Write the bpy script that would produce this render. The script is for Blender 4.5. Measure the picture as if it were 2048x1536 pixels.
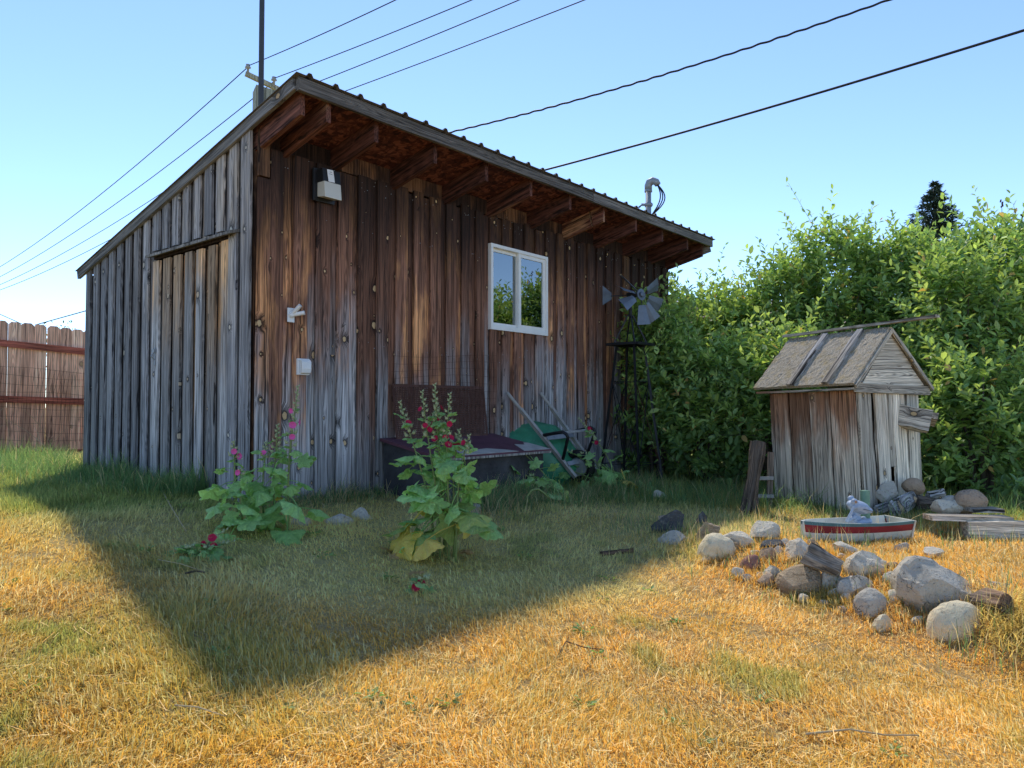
import bpy, bmesh, math, random
import numpy as np
from mathutils import Vector, Matrix, Quaternion, noise as mnoise

for o in list(bpy.data.objects): bpy.data.objects.remove(o)
SC = bpy.context.scene
COL = SC.collection
R = math.radians
rnd = random.Random(11)
nrg = np.random.default_rng(5)

# ------------------------------------------------------------------ camera
H = 0.746
F = 1465.0                      # focal length in photo pixels (2048 wide)
PITCH = math.atan(45 / 1465)
cam = bpy.data.cameras.new('camera')
cam.sensor_width = 36; cam.lens = F / 2048 * 36; cam.clip_start = .05; cam.clip_end = 2000
camo = bpy.data.objects.new('camera', cam); COL.objects.link(camo)
camo.location = (0, 0, H); camo.rotation_euler = (R(90) + PITCH, 0, 0)
SC.camera = camo
SC.render.resolution_x, SC.render.resolution_y = 1024, 768

# ------------------------------------------------------------------ sky, sun, exposure
SUN_EL, SUN_AZ = R(53), R(-11.2)     # azimuth measured from +Y towards +X
W = bpy.data.worlds.new('World'); SC.world = W; W.use_nodes = True
wn = W.node_tree.nodes; wl = W.node_tree.links
sky = wn.new('ShaderNodeTexSky'); sky.sky_type = 'NISHITA'; sky.sun_disc = False
sky.sun_elevation = SUN_EL; sky.sun_rotation = SUN_AZ
sky.altitude = 3000; sky.air_density = 1.0; sky.dust_density = 0.15; sky.ozone_density = 3.0
bg = wn['Background']; bg.inputs['Strength'].default_value = 0.15
wl.new(sky.outputs[0], bg.inputs[0])
sl = bpy.data.lights.new('sun', 'SUN'); sl.energy = 2.0; sl.angle = R(2.6); sl.color = (1, .93, .82)
so = bpy.data.objects.new('sun', sl); COL.objects.link(so)
sdir = Vector((math.sin(SUN_AZ) * math.cos(SUN_EL), math.cos(SUN_AZ) * math.cos(SUN_EL), math.sin(SUN_EL)))
so.rotation_euler = sdir.to_track_quat('Z', 'Y').to_euler(); so.location = (-5, 20, 20)
SC.view_settings.view_transform = 'Standard'; SC.view_settings.look = 'None'
SC.view_settings.gamma = 1; SC.view_settings.use_curve_mapping = False
SC.view_settings.exposure = 0.97
SC.cycles.diffuse_bounces = 7; SC.cycles.max_bounces = 12; SC.cycles.transparent_max_bounces = 12

# ------------------------------------------------------------------ measuring helpers
def ray(px, py):
    x = (px - 1024) / F; y = -(py - 768) / F; c, s = math.cos(PITCH), math.sin(PITCH)
    return Vector((x, c - y * s, s + y * c))
def at(px, py, Y):
    r = ray(px, py); return Vector((0, 0, H)) + r * (Y / r.y)
aW = math.atan(1241 / 1466.0)
U = Vector((math.sin(aW), math.cos(aW), 0)); V = Vector((-math.cos(aW), math.sin(aW), 0))
A = Vector((-1.98644, 5.63277, 0))
def sst(a, b, x):
    t = np.clip((x - a) / (b - a), 0, 1); return t * t * (3 - 2 * t)
_ng = nrg.random((64, 64))
def vnoise(x, y, sc):
    x = np.asarray(x) * sc + 31.7; y = np.asarray(y) * sc + 17.3
    xi = np.floor(x).astype(int); yi = np.floor(y).astype(int); fx = x - xi; fy = y - yi
    fx = fx * fx * (3 - 2 * fx); fy = fy * fy * (3 - 2 * fy)
    a = _ng[xi % 64, yi % 64]; b = _ng[(xi + 1) % 64, yi % 64]; c = _ng[xi % 64, (yi + 1) % 64]; d = _ng[(xi + 1) % 64, (yi + 1) % 64]
    return (a * (1 - fx) + b * fx) * (1 - fy) + (c * (1 - fx) + d * fx) * fy
def shed_sv(x, y):
    rx, ry = x - A.x, y - A.y
    return rx * U.x + ry * U.y, rx * V.x + ry * V.y
def ground(x, y):
    x = np.asarray(x, float); y = np.asarray(y, float)
    s, vv = shed_sv(x, y); d = -vv
    z = np.where(d > 0, -.125 * np.minimum(d, 4.2) - .02 * np.clip(d - 4.2, 0, 8), np.minimum(-.02 * d, .25))
    sd = .8 * (x - 1.15) + .6 * (y - 5.5)
    m = sst(-.3, .5, sd) * .85
    z = z * (1 - m) - .2 * m
    z = z + .035 * (vnoise(x, y, 1.1) - .5) + .02 * (vnoise(x, y, 3.3) - .5)
    return z
def gz(x, y): return float(ground(x, y))
def on_ground(px, py):
    z = -.2; r = ray(px, py); p = Vector((0, 0, 0))
    for i in range(60):
        p = Vector((0, 0, H)) + r * ((z - H) / r.z); z = .5 * z + .5 * gz(p.x, p.y)
    return Vector((p.x, p.y, gz(p.x, p.y)))

# ------------------------------------------------------------------ object helpers
def tag(o, label=None, cat=None, group=None, kind=None):
    if label: o['label'] = label
    if cat: o['category'] = cat
    if group: o['group'] = group
    if kind: o['kind'] = kind
    return o
def empty(name, loc=(0, 0, 0), rz=0.0, label=None, cat=None, group=None):
    o = bpy.data.objects.new(name, None); COL.objects.link(o); o.location = loc; o.rotation_euler = (0, 0, rz)
    o.empty_display_size = .1
    return tag(o, label, cat, group)
def link(name, me, mat, parent=None, smooth=False):
    o = bpy.data.objects.new(name, me); COL.objects.link(o)
    if mat and not me.materials: me.materials.append(mat)
    if parent: o.parent = parent
    if smooth:
        me.polygons.foreach_set('use_smooth', [True] * len(me.polygons))
    return o
class MB:
    def __init__(s): s.v = []; s.f = []
    def add(s, vs, fs):
        b = len(s.v); s.v += [tuple(p) for p in vs]; s.f += [tuple(i + b for i in f) for f in fs]
    def box(s, c, d, M=None):
        hx, hy, hz = d[0] / 2, d[1] / 2, d[2] / 2
        vs = [Vector((x, y, z)) for z in (-hz, hz) for x, y in ((-hx, -hy), (hx, -hy), (hx, hy), (-hx, hy))]
        if M: vs = [M @ p for p in vs]
        c = Vector(c); s.add([p + c for p in vs], [(3, 2, 1, 0), (4, 5, 6, 7), (0, 1, 5, 4), (1, 2, 6, 5), (2, 3, 7, 6), (3, 0, 4, 7)]); return s
    def bar(s, p0, p1, w, t, up=(0, 0, 1)):
        p0, p1 = Vector(p0), Vector(p1); z = (p1 - p0); L = z.length; z.normalize(); up = Vector(up)
        if abs(z.dot(up)) > .98: up = Vector((1, 0, 0))
        x = up.cross(z).normalized(); y = z.cross(x)
        s.box((p0 + p1) / 2, (w, t, L), Matrix((x, y, z)).transposed()); return s
    def tube(s, pts, r, n=8, caps=True):
        pts = [Vector(p) for p in pts]; k = len(pts); rr = r if isinstance(r, (list, tuple)) else [r] * k
        prev = None; vs = []; fs = []
        for i, p in enumerate(pts):
            t = (pts[min(i + 1, k - 1)] - pts[max(i - 1, 0)]).normalized()
            if prev is None: x = t.orthogonal().normalized()
            else: x = (prev - t * prev.dot(t)).normalized()
            prev = x; y = t.cross(x)
            for j in range(n):
                a = 2 * math.pi * j / n; vs.append(p + (x * math.cos(a) + y * math.sin(a)) * rr[i])
        for i in range(k - 1):
            for j in range(n):
                fs.append((i * n + j, i * n + (j + 1) % n, (i + 1) * n + (j + 1) % n, (i + 1) * n + j))
        if caps: fs += [tuple(reversed(range(n))), tuple((k - 1) * n + j for j in range(n))]
        s.add(vs, fs); return s
    def ball(s, c, r, nu=10, nv=7, sc=(1, 1, 1), M=None):
        vs = []; fs = []
        for i in range(nv + 1):
            th = math.pi * i / nv
            for j in range(nu):
                a = 2 * math.pi * j / nu
                p = Vector((math.sin(th) * math.cos(a) * sc[0], math.sin(th) * math.sin(a) * sc[1], math.cos(th) * sc[2])) * r
                if M: p = M @ p
                vs.append(p + Vector(c))
        for i in range(nv):
            for j in range(nu):
                fs.append((i * nu + j, (i + 1) * nu + j, (i + 1) * nu + (j + 1) % nu, i * nu + (j + 1) % nu))
        s.add(vs, fs); return s
    def prism(s, poly, axis, t0, t1):
        """poly: list of 2D points, extruded along axis 0/1/2 from t0 to t1"""
        def P(a, b, t): return [(t, a, b), (a, t, b), (a, b, t)][axis]
        n = len(poly); s.add([P(a, b, t0) for a, b in poly] + [P(a, b, t1) for a, b in poly],
              [tuple(range(n)), tuple(range(2 * n - 1, n - 1, -1))] + [(i, i + n, (i + 1) % n + n, (i + 1) % n) for i in range(n)]); return s
    def build(s, name, mat, parent=None, smooth=False, bevel=0):
        me = bpy.data.meshes.new(name); me.from_pydata(s.v, [], s.f); me.validate()
        bm = bmesh.new(); bm.from_mesh(me)
        bmesh.ops.recalc_face_normals(bm, faces=bm.faces[:])
        if bevel: bmesh.ops.bevel(bm, geom=bm.edges[:], offset=bevel, segments=2, affect='EDGES', profile=.6)
        bm.to_mesh(me); bm.free()
        return link(name, me, mat, parent, smooth)

def plank(name, parent, org, zdir, xdir, L, w, t, mat, segs=4, jit=.0018, top=(0, 0), bot=(0, 0), bow=0.0, zoff=0.0):
    """long axis = local Z, width = local X, thickness = local Y; org = centre of the lower end"""
    z = Vector(zdir).normalized(); x = Vector(xdir); x = (x - z * x.dot(z)).normalized(); y = z.cross(x)
    mb = MB(); vs = []; fs = []
    for i in range(segs + 1):
        f = i / segs; b = bow * math.sin(math.pi * f)
        for k, (sx, sy) in enumerate(((-1, -1), (1, -1), (1, 1), (-1, 1))):
            zz = L * f
            if i == segs: zz += top[0] if sx < 0 else top[1]
            if i == 0: zz += bot[0] if sx < 0 else bot[1]
            vs.append((sx * w / 2 + rnd.gauss(0, jit), sy * t / 2 + rnd.gauss(0, jit * .5) - b, zz + zoff))
    for i in range(segs):
        for k in range(4): fs.append((i * 4 + k, i * 4 + (k + 1) % 4, i * 4 + 4 + (k + 1) % 4, i * 4 + 4 + k))
    fs += [(3, 2, 1, 0), tuple(segs * 4 + k for k in range(4))]
    mb.add(vs, fs)
    me = bpy.data.meshes.new(name); me.from_pydata(mb.v, [], mb.f)
    o = link(name, me, mat, parent)
    M = Matrix((x, y, z)).transposed().to_4x4(); M.translation = Vector(org) - z * zoff
    o.matrix_local = M
    return o

# ------------------------------------------------------------------ material helpers
class NT:
    def __init__(s, name):
        s.m = bpy.data.materials.new(name); s.m.use_nodes = True; s.t = s.m.node_tree; s.n = s.t.nodes; s.p = s.n['Principled BSDF']; s.out = s.n['Material Output']
    def L(s, a, b): s.t.links.new(a, b)
    def new(s, t, **k):
        n = s.n.new(t)
        for a, b in k.items(): setattr(n, a, b)
        return n
    def put(s, sock, val):
        if val is None: return
        if hasattr(val, 'is_output') or isinstance(val, bpy.types.NodeSocket): s.L(val, sock)
        else:
            if sock.type == 'RGBA' and len(val) == 3: val = (*val, 1)
            sock.default_value = val
    def math(s, op, a, b=None, c=None, clamp=False):
        n = s.new('ShaderNodeMath', operation=op, use_clamp=clamp); s.put(n.inputs[0], a)
        if b is not None: s.put(n.inputs[1], b)
        if c is not None: s.put(n.inputs[2], c)
        return n.outputs[0]
    def vmath(s, op, a, b=None, out=0):
        n = s.new('ShaderNodeVectorMath', operation=op); s.put(n.inputs[0], a)
        if b is not None: s.put(n.inputs[1], b)
        return n.outputs[out]
    def noise(s, vec, scale, detail=4, rough=.55, dist=0, out=0):
        n = s.new('ShaderNodeTexNoise'); s.put(n.inputs['Vector'], vec); s.put(n.inputs['Scale'], scale)
        n.inputs['Detail'].default_value = detail; n.inputs['Roughness'].default_value = rough; n.inputs['Distortion'].default_value = dist
        return n.outputs[out]
    def vor(s, vec, scale, feature='F1', dims='3D', rand=1.0):
        n = s.new('ShaderNodeTexVoronoi', feature=feature, voronoi_dimensions=dims); s.put(n.inputs['Vector'], vec)
        n.inputs['Scale'].default_value = scale; n.inputs['Randomness'].default_value = rand; return n
    def ramp(s, fac, stops, interp='LINEAR'):
        n = s.new('ShaderNodeValToRGB'); s.put(n.inputs[0], fac); cr = n.color_ramp; cr.interpolation = interp
        while len(cr.elements) < len(stops): cr.elements.new(.5)
        for e, (p, c) in zip(cr.elements, stops):
            e.position = p; e.color = (*c, 1) if hasattr(c, '__len__') else (c, c, c, 1)
        return n.outputs[0]
    def mapr(s, v, a, b, c=0, d=1, smooth=False):
        n = s.new('ShaderNodeMapRange'); n.interpolation_type = 'SMOOTHSTEP' if smooth else 'LINEAR'; s.put(n.inputs[0], v)
        for i, x in enumerate((a, b, c, d)): s.put(n.inputs[i + 1], x)
        return n.outputs[0]
    def mix(s, f, a, b, blend='MIX'):
        n = s.new('ShaderNodeMix', data_type='RGBA', blend_type=blend); s.put(n.inputs[0], f); s.put(n.inputs[6], a); s.put(n.inputs[7], b); return n.outputs[2]
    def coord(s, k='Object'): return s.new('ShaderNodeTexCoord').outputs[k]
    def scl(s, vec, sx, sy, sz):
        return s.vmath('MULTIPLY', vec, (sx, sy, sz))
    def rand(s): return s.new('ShaderNodeObjectInfo').outputs['Random']
    def bump(s, h, strength=.5, dist=.01):
        n = s.new('ShaderNodeBump'); n.inputs['Strength'].default_value = strength; n.inputs['Distance'].default_value = dist; s.put(n.inputs['Height'], h)
        s.L(n.outputs[0], s.p.inputs['Normal'])
    def base(s, c, rough=.8, metal=0, spec=.3):
        s.put(s.p.inputs['Base Color'], c); s.put(s.p.inputs['Roughness'], rough); s.put(s.p.inputs['Metallic'], metal); s.put(s.p.inputs['Specular IOR Level'], spec); return s

def wood(name, gray, brown, dark, fresh, z_lo, z_hi, brown_max=1.0, knots=.45, knotcol=(.42, .29, .16), dirt=.5, varia=.35, zdark=None, crack=1.0, splash=0):
    def up(c): return tuple(min(.8, x * 1.5) for x in c)
    gray, brown, fresh, knotcol = up(gray), up(brown), up(fresh), up(knotcol)
    """weathered plank: silver-grey below, browner where the eaves keep the rain off; knots, grain, checks"""
    m = NT(name); co = m.coord(); rn = m.rand()
    off = m.vmath('MULTIPLY', m.new('ShaderNodeCombineXYZ').outputs[0], (1, 1, 1))
    cx = m.new('ShaderNodeCombineXYZ')
    for i, k in enumerate((37.1, 11.3, 71.7)): m.put(cx.inputs[i], m.math('MULTIPLY', rn, k))
    loc = m.vmath('ADD', co, cx.outputs[0])
    sep = m.new('ShaderNodeSeparateXYZ'); m.L(co, sep.inputs[0]); zz = sep.outputs[2]
    # knots: one Voronoi cell about .12 x .42 m
    ks = m.scl(loc, 1 / .125, 0, 1 / .40)
    vo = m.vor(ks, 1.0, rand=.95)
    dv = m.scl(m.vmath('SUBTRACT', ks, vo.outputs['Position']), .125, 0, .40 * .72)
    kd = m.vmath('LENGTH', dv, out=1)
    sc = m.new('ShaderNodeSeparateColor'); m.L(vo.outputs['Color'], sc.inputs[0])
    has = m.math('LESS_THAN', sc.outputs[0], knots * .62)
    kr = m.mapr(m.math('POWER', sc.outputs[1], 1.6), 0, 1, .005, .027)
    q = m.math('DIVIDE', kd, kr)
    q = m.math('ADD', q, m.math('MULTIPLY', m.math('SUBTRACT', m.noise(loc, 60, 2), .5), .7))
    kmask = m.math('MULTIPLY', has, m.mapr(q, .75, .95, 1, 0))
    khalo = m.math('MULTIPLY', has, m.mapr(q, 1.0, 3.4, 1, 0, True))
    kedge = m.math('MULTIPLY', has, m.mapr(m.math('ABSOLUTE', m.math('SUBTRACT', q, 1.0)), .05, .32, 1, 0))
    # grain, bent round the knots
    bend = m.math('MULTIPLY', khalo, .03)
    wob = m.math('MULTIPLY', m.math('SUBTRACT', m.noise(m.scl(loc, 4, 4, 1.3), 1, 2), .5), .05)
    gx = m.new('ShaderNodeCombineXYZ'); m.put(gx.inputs[0], m.math('ADD', bend, wob))
    gl = m.vmath('ADD', loc, gx.outputs[0])
    grain = m.noise(m.scl(gl, 150, 60, 2.2), 1, 6, .62)
    grain2 = m.noise(m.scl(gl, 42, 30, .9), 1, 4, .6)
    crk = m.math('MULTIPLY', m.mapr(m.noise(m.scl(gl, 95, 20, 1.1), 1, 3, .5), .585, .66, 0, 1), crack)
    patch = m.noise(m.scl(loc, 5, 5, 1.3), 1, 4, .6)
    sg = m.new('ShaderNodeSeparateXYZ'); m.L(co, sg.inputs[0])
    cxn = m.math('ADD', m.math('ADD', sg.outputs[0], m.math('MULTIPLY', m.math('SUBTRACT', rn, .5), .09)), m.math('ADD', wob, bend))
    arc = m.math('ADD', m.math('MULTIPLY', sg.outputs[2], 4.0), m.math('MULTIPLY', m.math('MULTIPLY', cxn, cxn), 1100))
    arc = m.math('ADD', arc, m.math('MULTIPLY', m.noise(m.scl(loc, 9, 9, 1.6), 1, 3), 3.0))
    cath = m.math('MULTIPLY', m.math('SINE', m.math('MULTIPLY', arc, 10)), m.mapr(m.noise(m.scl(loc, 3, 3, .8), 1, 2), .42, .6, 0, .25))
    # weathering
    h = m.math('ADD', zz, m.math('MULTIPLY', m.math('SUBTRACT', patch, .5), 1.5))
    h = m.math('ADD', h, m.math('MULTIPLY', m.math('SUBTRACT', rn, .5), 1.3))
    bw = m.math('MULTIPLY', m.mapr(h, z_lo, z_hi, 0, 1, True), brown_max)
    colr = m.mix(bw, gray, brown)
    rn2 = m.math('FRACT', m.math('MULTIPLY', rn, 17.31))
    fr = m.math('MULTIPLY', m.mapr(m.math('ADD', patch, m.math('MULTIPLY', rn2, .25)), .66, .80, 0, 1, True), m.math('MULTIPLY', bw, .75))
    colr = m.mix(fr, colr, fresh)
    lum = m.math('ADD', m.mapr(grain, .32, .68, .25, 1.75), m.math('MULTIPLY', m.math('SUBTRACT', grain2, .5), 2.2))
    lum = m.math('MULTIPLY', m.math('ADD', lum, cath), m.mapr(rn2, 0, 1, 1 - varia, 1 + varia))
    lum = m.math('MAXIMUM', lum, .12)
    cl = m.new('ShaderNodeCombineXYZ')
    for i in range(3): m.put(cl.inputs[i], lum)
    colr = m.mix(1.0, colr, cl.outputs[0], 'MULTIPLY')
    # dark water stains
    st = m.mapr(m.noise(m.scl(loc, 16, 10, .55), 1, 5, .65), .54, .70, 0, dirt, True)
    colr = m.mix(st, colr, dark)
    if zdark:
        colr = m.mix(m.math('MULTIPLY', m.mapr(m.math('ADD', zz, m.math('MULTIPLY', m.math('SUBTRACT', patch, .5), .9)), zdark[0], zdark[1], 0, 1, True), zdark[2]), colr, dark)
    if splash:
        colr = m.mix(m.math('MULTIPLY', m.mapr(m.math('ADD', zz, m.math('MULTIPLY', m.math('SUBTRACT', patch, .5), .5)), .05, .55, 1, 0, True), splash), colr, (.24, .24, .24))
    colr = m.mix(m.math('MULTIPLY', khalo, .55), colr, dark)
    colr = m.mix(m.math('MULTIPLY', crk, .8), colr, dark)
    kc = m.mix(m.mapr(m.noise(loc, 220, 2), .35, .65), knotcol, tuple(c * .55 for c in knotcol))
    colr = m.mix(kmask, colr, kc)
    colr = m.mix(m.math('MULTIPLY', kedge, .75), colr, dark)
    m.base(colr, .85, 0, .2)
    hh = m.math('SUBTRACT', m.math('ADD', grain, m.math('MULTIPLY', grain2, .6)), m.math('ADD', crk, m.math('MULTIPLY', kedge, .4)))
    m.bump(hh, .75, .004)
    return m.m

M = {}
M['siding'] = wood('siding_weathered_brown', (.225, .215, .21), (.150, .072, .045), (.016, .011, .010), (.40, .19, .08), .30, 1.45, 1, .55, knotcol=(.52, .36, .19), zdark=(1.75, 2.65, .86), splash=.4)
M['siding_side'] = wood('siding_weathered_grey', (.155, .154, .158), (.21, .185, .165), (.022, .022, .026), (.3, .24, .17), 1.0, 3.0, .6, .40, knotcol=(.50, .45, .36), splash=.4)
M['door_wood'] = wood('door_weathered', (.215, .21, .205), (.31, .215, .135), (.02, .016, .014), (.42, .24, .11), .9, 2.0, 1, .38, knotcol=(.50, .40, .28), splash=.4)
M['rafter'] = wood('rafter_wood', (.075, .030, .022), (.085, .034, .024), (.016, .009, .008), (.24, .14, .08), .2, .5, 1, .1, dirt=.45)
M['rake'] = wood('rake_board_wood', (.16, .15, .14), (.155, .145, .13), (.05, .045, .04), (.2, .18, .15), .2, .8, 1, .2, dirt=.3)
M['fascia'] = wood('fascia_wood', (.120, .108, .095), (.115, .102, .088), (.045, .038, .032), (.16, .14, .12), .2, .8, 1, .15, dirt=.25)
M['block'] = wood('blocking_wood', (.026, .015, .012), (.028, .016, .012), (.014, .009, .008), (.12, .06, .03), .0, .2, 1, .1)
M['well'] = wood('wellhouse_plank', (.37, .325, .255), (.20, .105, .06), (.035, .026, .02), (.28, .16, .08), .80, 1.4, 1, .3, dirt=.45, splash=0)
M['well_grey'] = wood('wellhouse_grey_plank', (.40, .355, .28), (.36, .315, .245), (.06, .05, .04), (.32, .25, .17), .4, 1.2, 1, .35, knotcol=(.4, .28, .14), dirt=.3)
M['driftwood'] = wood('driftwood', (.26, .25, .235), (.22, .19, .15), (.03, .027, .025), (.25, .2, .15), .0, .5, 1, .12, dirt=.6, crack=1.3)
M['cedar'] = wood('fence_cedar', (.53, .29, .19), (.56, .31, .205), (.2, .12, .085), (.56, .36, .25), .3, 1.5, 1, .06, dirt=.35, varia=.32)
M['redrail'] = wood('fence_rail_wood', (.26, .075, .05), (.27, .08, .052), (.06, .02, .015), (.24, .08, .05), .3, 1.5, 1, .05, dirt=.2, varia=.1)
M['post'] = wood('timber_post_wood', (.27, .26, .19), (.26, .25, .18), (.1, .095, .07), (.28, .26, .2), .3, 1.5, 1, .06, dirt=.2)
M['darkwood'] = wood('dark_log_wood', (.085, .066, .05), (.10, .06, .036), (.014, .011, .01), (.17, .10, .055), .3, .9, 1, .08, dirt=.6)

def flat(name, c, rough=.6, metal=0, spec=.4, var=.15, scale=8, bump=0.0, speck=None):
    m = NT(name); co = m.coord(); n = m.noise(co, scale, 6, .65)
    lo = tuple(x * (1 - var) for x in c); hi = tuple(min(1, x * (1 + var)) for x in c)
    col = m.ramp(n, [(.3, lo), (.7, hi)])
    if speck:
        v = m.noise(co, scale * 6, 3, .7); col = m.mix(m.mapr(v, speck[1], speck[1] + .07, 0, speck[2]), col, speck[0])
    m.base(col, rough, metal, spec)
    if bump: m.bump(m.noise(co, scale * 5, 5, .6), bump, .004)
    return m.m
M['roofmetal'] = flat('roof_metal', (.13, .115, .10), .5, .2, .4)
M['vinyl'] = flat('window_vinyl', (.78, .77, .73), .35, 0, .5, .05)
M['white'] = flat('white_plastic', (.74, .74, .72), .4, 0, .4, .06)
M['paper'] = flat('paper', (.8, .8, .8), .9, 0, .1, .05)
M['ink'] = flat('pencil_ink', (.12, .12, .16), .9, 0, .1)
M['lampdark'] = flat('lamp_bronze', (.018, .018, .02), .45, .2, .4)
M['galv'] = flat('galvanised_steel', (.27, .29, .31), .55, .3, .4, .2, 12)
M['bladesteel'] = flat('windmill_blade_steel', (.14, .165, .20), .5, .3, .5, .25, 6)
M['blackiron'] = flat('black_iron', (.02, .021, .024), .5, .4, .4, .3)
M['cable'] = flat('black_cable', (.012, .012, .013), .6)
M['wiregrey'] = flat('wire_grey', (.06, .062, .065), .7, .0, .2)
M['rust'] = flat('rusty_wire', (.10, .045, .028), .8, .3, .3, .35, 20)
M['screen'] = flat('rusty_screen', (.11, .055, .042), .8, .2, .3, .35, 20)
M['barrow'] = flat('barrow_green_paint', (.035, .20, .10), .45, 0, .45, .35, 7, .2, ((.32, .33, .3), .66, .7))
M['handle'] = flat('barrow_handle_wood', (.30, .285, .26), .7, 0, .3, .25, 14)
M['maroon'] = flat('hatch_maroon_paint', (.11, .045, .06), .7, 0, .25, .3, 4, .3, ((.32, .30, .27), .70, .8))
M['peeled'] = flat('hatch_peeled_wood', (.40, .37, .32), .85, 0, .2, .25, 9)
M['concrete'] = flat('hatch_concrete', (.055, .055, .058), .95, 0, .2, .45, 5, .8, ((.02, .02, .02), .62, .7))
M['glazing'] = None
M['green_tube'] = flat('green_tube_paint', (.13, .24, .17), .6, 0, .3, .25, 10, .2)
M['boat_white'] = flat('boat_cream_paint', (.64, .62, .52), .7, 0, .3, .18, 9, .3, ((.32, .27, .2), .68, .7))
M['boat_red'] = flat('boat_red_paint', (.24, .022, .028), .6, 0, .35, .25, 9, .2)
M['boat_teal'] = flat('boat_teal_paint', (.075, .17, .19), .65, 0, .35, .25, 9, .2)
M['frog'] = flat('frog_glaze', (.32, .39, .49), .5, 0, .4, .2, 22, .15, ((.55, .57, .58), .60, .6))
M['frog_eye'] = flat('frog_eye_glaze', (.34, .20, .12), .4)
M['stem'] = flat('hollyhock_stem', (.17, .22, .07), .6, 0, .3, .2, 20)
M['bud'] = flat('hollyhock_bud', (.33, .37, .20), .7, 0, .2, .2, 40)
M['pink'] = flat('pink_petal', (.62, .10, .30), .6, 0, .2, .25, 30)
M['crimson'] = flat('crimson_petal', (.36, .008, .045), .6, 0, .2, .3, 30)
M['bark'] = flat('shrub_bark', (.10, .08, .06), .9, 0, .2, .35, 20, .6)
M['straw'] = flat('dry_stalk', (.42, .33, .19), .85, 0, .2, .25, 20)
M['tile'] = flat('neighbour_roof', (.50, .36, .27), .9, 0, .2, .25, 5)
M['stucco'] = flat('neighbour_wall', (.50, .47, .42), .9, 0, .2, .1, 3)
M['insul'] = flat('porcelain', (.32, .31, .30), .35)

# roof sheathing: OSB
m = NT('osb_sheathing'); co = m.coord()
v1 = m.vor(m.scl(m.vmath('ADD', co, m.vmath('MULTIPLY', m.noise(co, 9, 2, out=1), (.12, .12, .12))), 14, 34, 1), 1.0)
v2 = m.vor(m.scl(m.vmath('ADD', co, m.vmath('MULTIPLY', m.noise(co, 7, 2, out=1), (.2, .2, .2))), 36, 15, 1), 1.0)
s1 = m.new('ShaderNodeSeparateColor'); m.L(v1.outputs['Color'], s1.inputs[0]); s2 = m.new('ShaderNodeSeparateColor'); m.L(v2.outputs['Color'], s2.inputs[0])
vv = m.math('MULTIPLY', m.math('ADD', s1.outputs[0], s2.outputs[0]), .5)
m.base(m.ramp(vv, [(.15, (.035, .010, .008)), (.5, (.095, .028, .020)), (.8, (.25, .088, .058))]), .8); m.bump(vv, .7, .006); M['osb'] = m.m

# window glass: tinted see-through pane with a strong reflection
m = NT('window_glass'); tr = m.new('ShaderNodeBsdfTransparent'); tr.inputs[0].default_value = (.55, .62, .62, 1)
gl = m.new('ShaderNodeBsdfGlossy'); gl.inputs['Roughness'].default_value = .01; gl.inputs[0].default_value = (.9, .95, .95, 1)
fr = m.new('ShaderNodeFresnel'); fr.inputs[0].default_value = 1.9
mx = m.new('ShaderNodeMixShader'); m.L(m.math('ADD', m.math('MULTIPLY', fr.outputs[0], 1.3), .16, clamp=True), mx.inputs[0]); m.L(tr.outputs[0], mx.inputs[1]); m.L(gl.outputs[0], mx.inputs[2]); m.L(mx.outputs[0], m.out.inputs[0])
M['glazing'] = m.m
# lamp lens: ribbed milky glass
m = NT('lamp_lens'); m.base((.62, .60, .52), .25, 0, .6); w_ = m.new('ShaderNodeTexWave'); w_.inputs['Scale'].default_value = 40; w_.bands_direction = 'X'; m.L(m.coord(), w_.inputs[0]); m.bump(w_.outputs[1], .4, .003); M['lens'] = m.m

def leafmat(name, refl=.6, tran=.55, tint=(1.25, 1.3, .55), turf=0.0):
    """thin leaf: diffuse reflection plus diffuse transmission; turf > 0 bends the shading normal towards the sky,
    so blades take light from the whole sky and the lawn comes out brighter"""
    m = NT(name); at_ = m.new('ShaderNodeAttribute'); at_.attribute_name = 'col'; c = at_.outputs['Color']
    df = m.new('ShaderNodeBsdfDiffuse'); m.L(m.mix(1, c, (refl,) * 3, 'MULTIPLY'), df.inputs[0])
    tb = m.new('ShaderNodeBsdfTranslucent'); m.L(m.mix(1, c, tuple(t * tran for t in tint), 'MULTIPLY'), tb.inputs[0])
    if turf:
        gn = m.new('ShaderNodeNewGeometry').outputs['Normal']
        up = m.vmath('NORMALIZE', m.vmath('ADD', m.vmath('MULTIPLY', gn, (1 - turf,) * 3), (0, 0, turf)))
        m.L(up, df.inputs['Normal']); m.L(m.vmath('MULTIPLY', up, (-1, -1, -1)), tb.inputs['Normal'])
    ad = m.new('ShaderNodeAddShader'); m.L(df.outputs[0], ad.inputs[0]); m.L(tb.outputs[0], ad.inputs[1])
    gl = m.new('ShaderNodeBsdfGlossy'); gl.inputs['Roughness'].default_value = .45; mx = m.new('ShaderNodeMixShader'); mx.inputs[0].default_value = .035 if not turf else .01
    m.L(ad.outputs[0], mx.inputs[1]); m.L(gl.outputs[0], mx.inputs[2]); m.L(mx.outputs[0], m.out.inputs[0])
    return m.m
M['shrubleaf'] = leafmat('shrub_leaf', .95, .85, (1.2, 1.15, .6))
M['needle'] = leafmat('spruce_needle', .8, .1, (1, 1, .8))
M['grass'] = leafmat('grass_blade', .85, .75, (1.05, 1.0, .75), .7)  # normals bent skyward to brighten the blades

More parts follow.
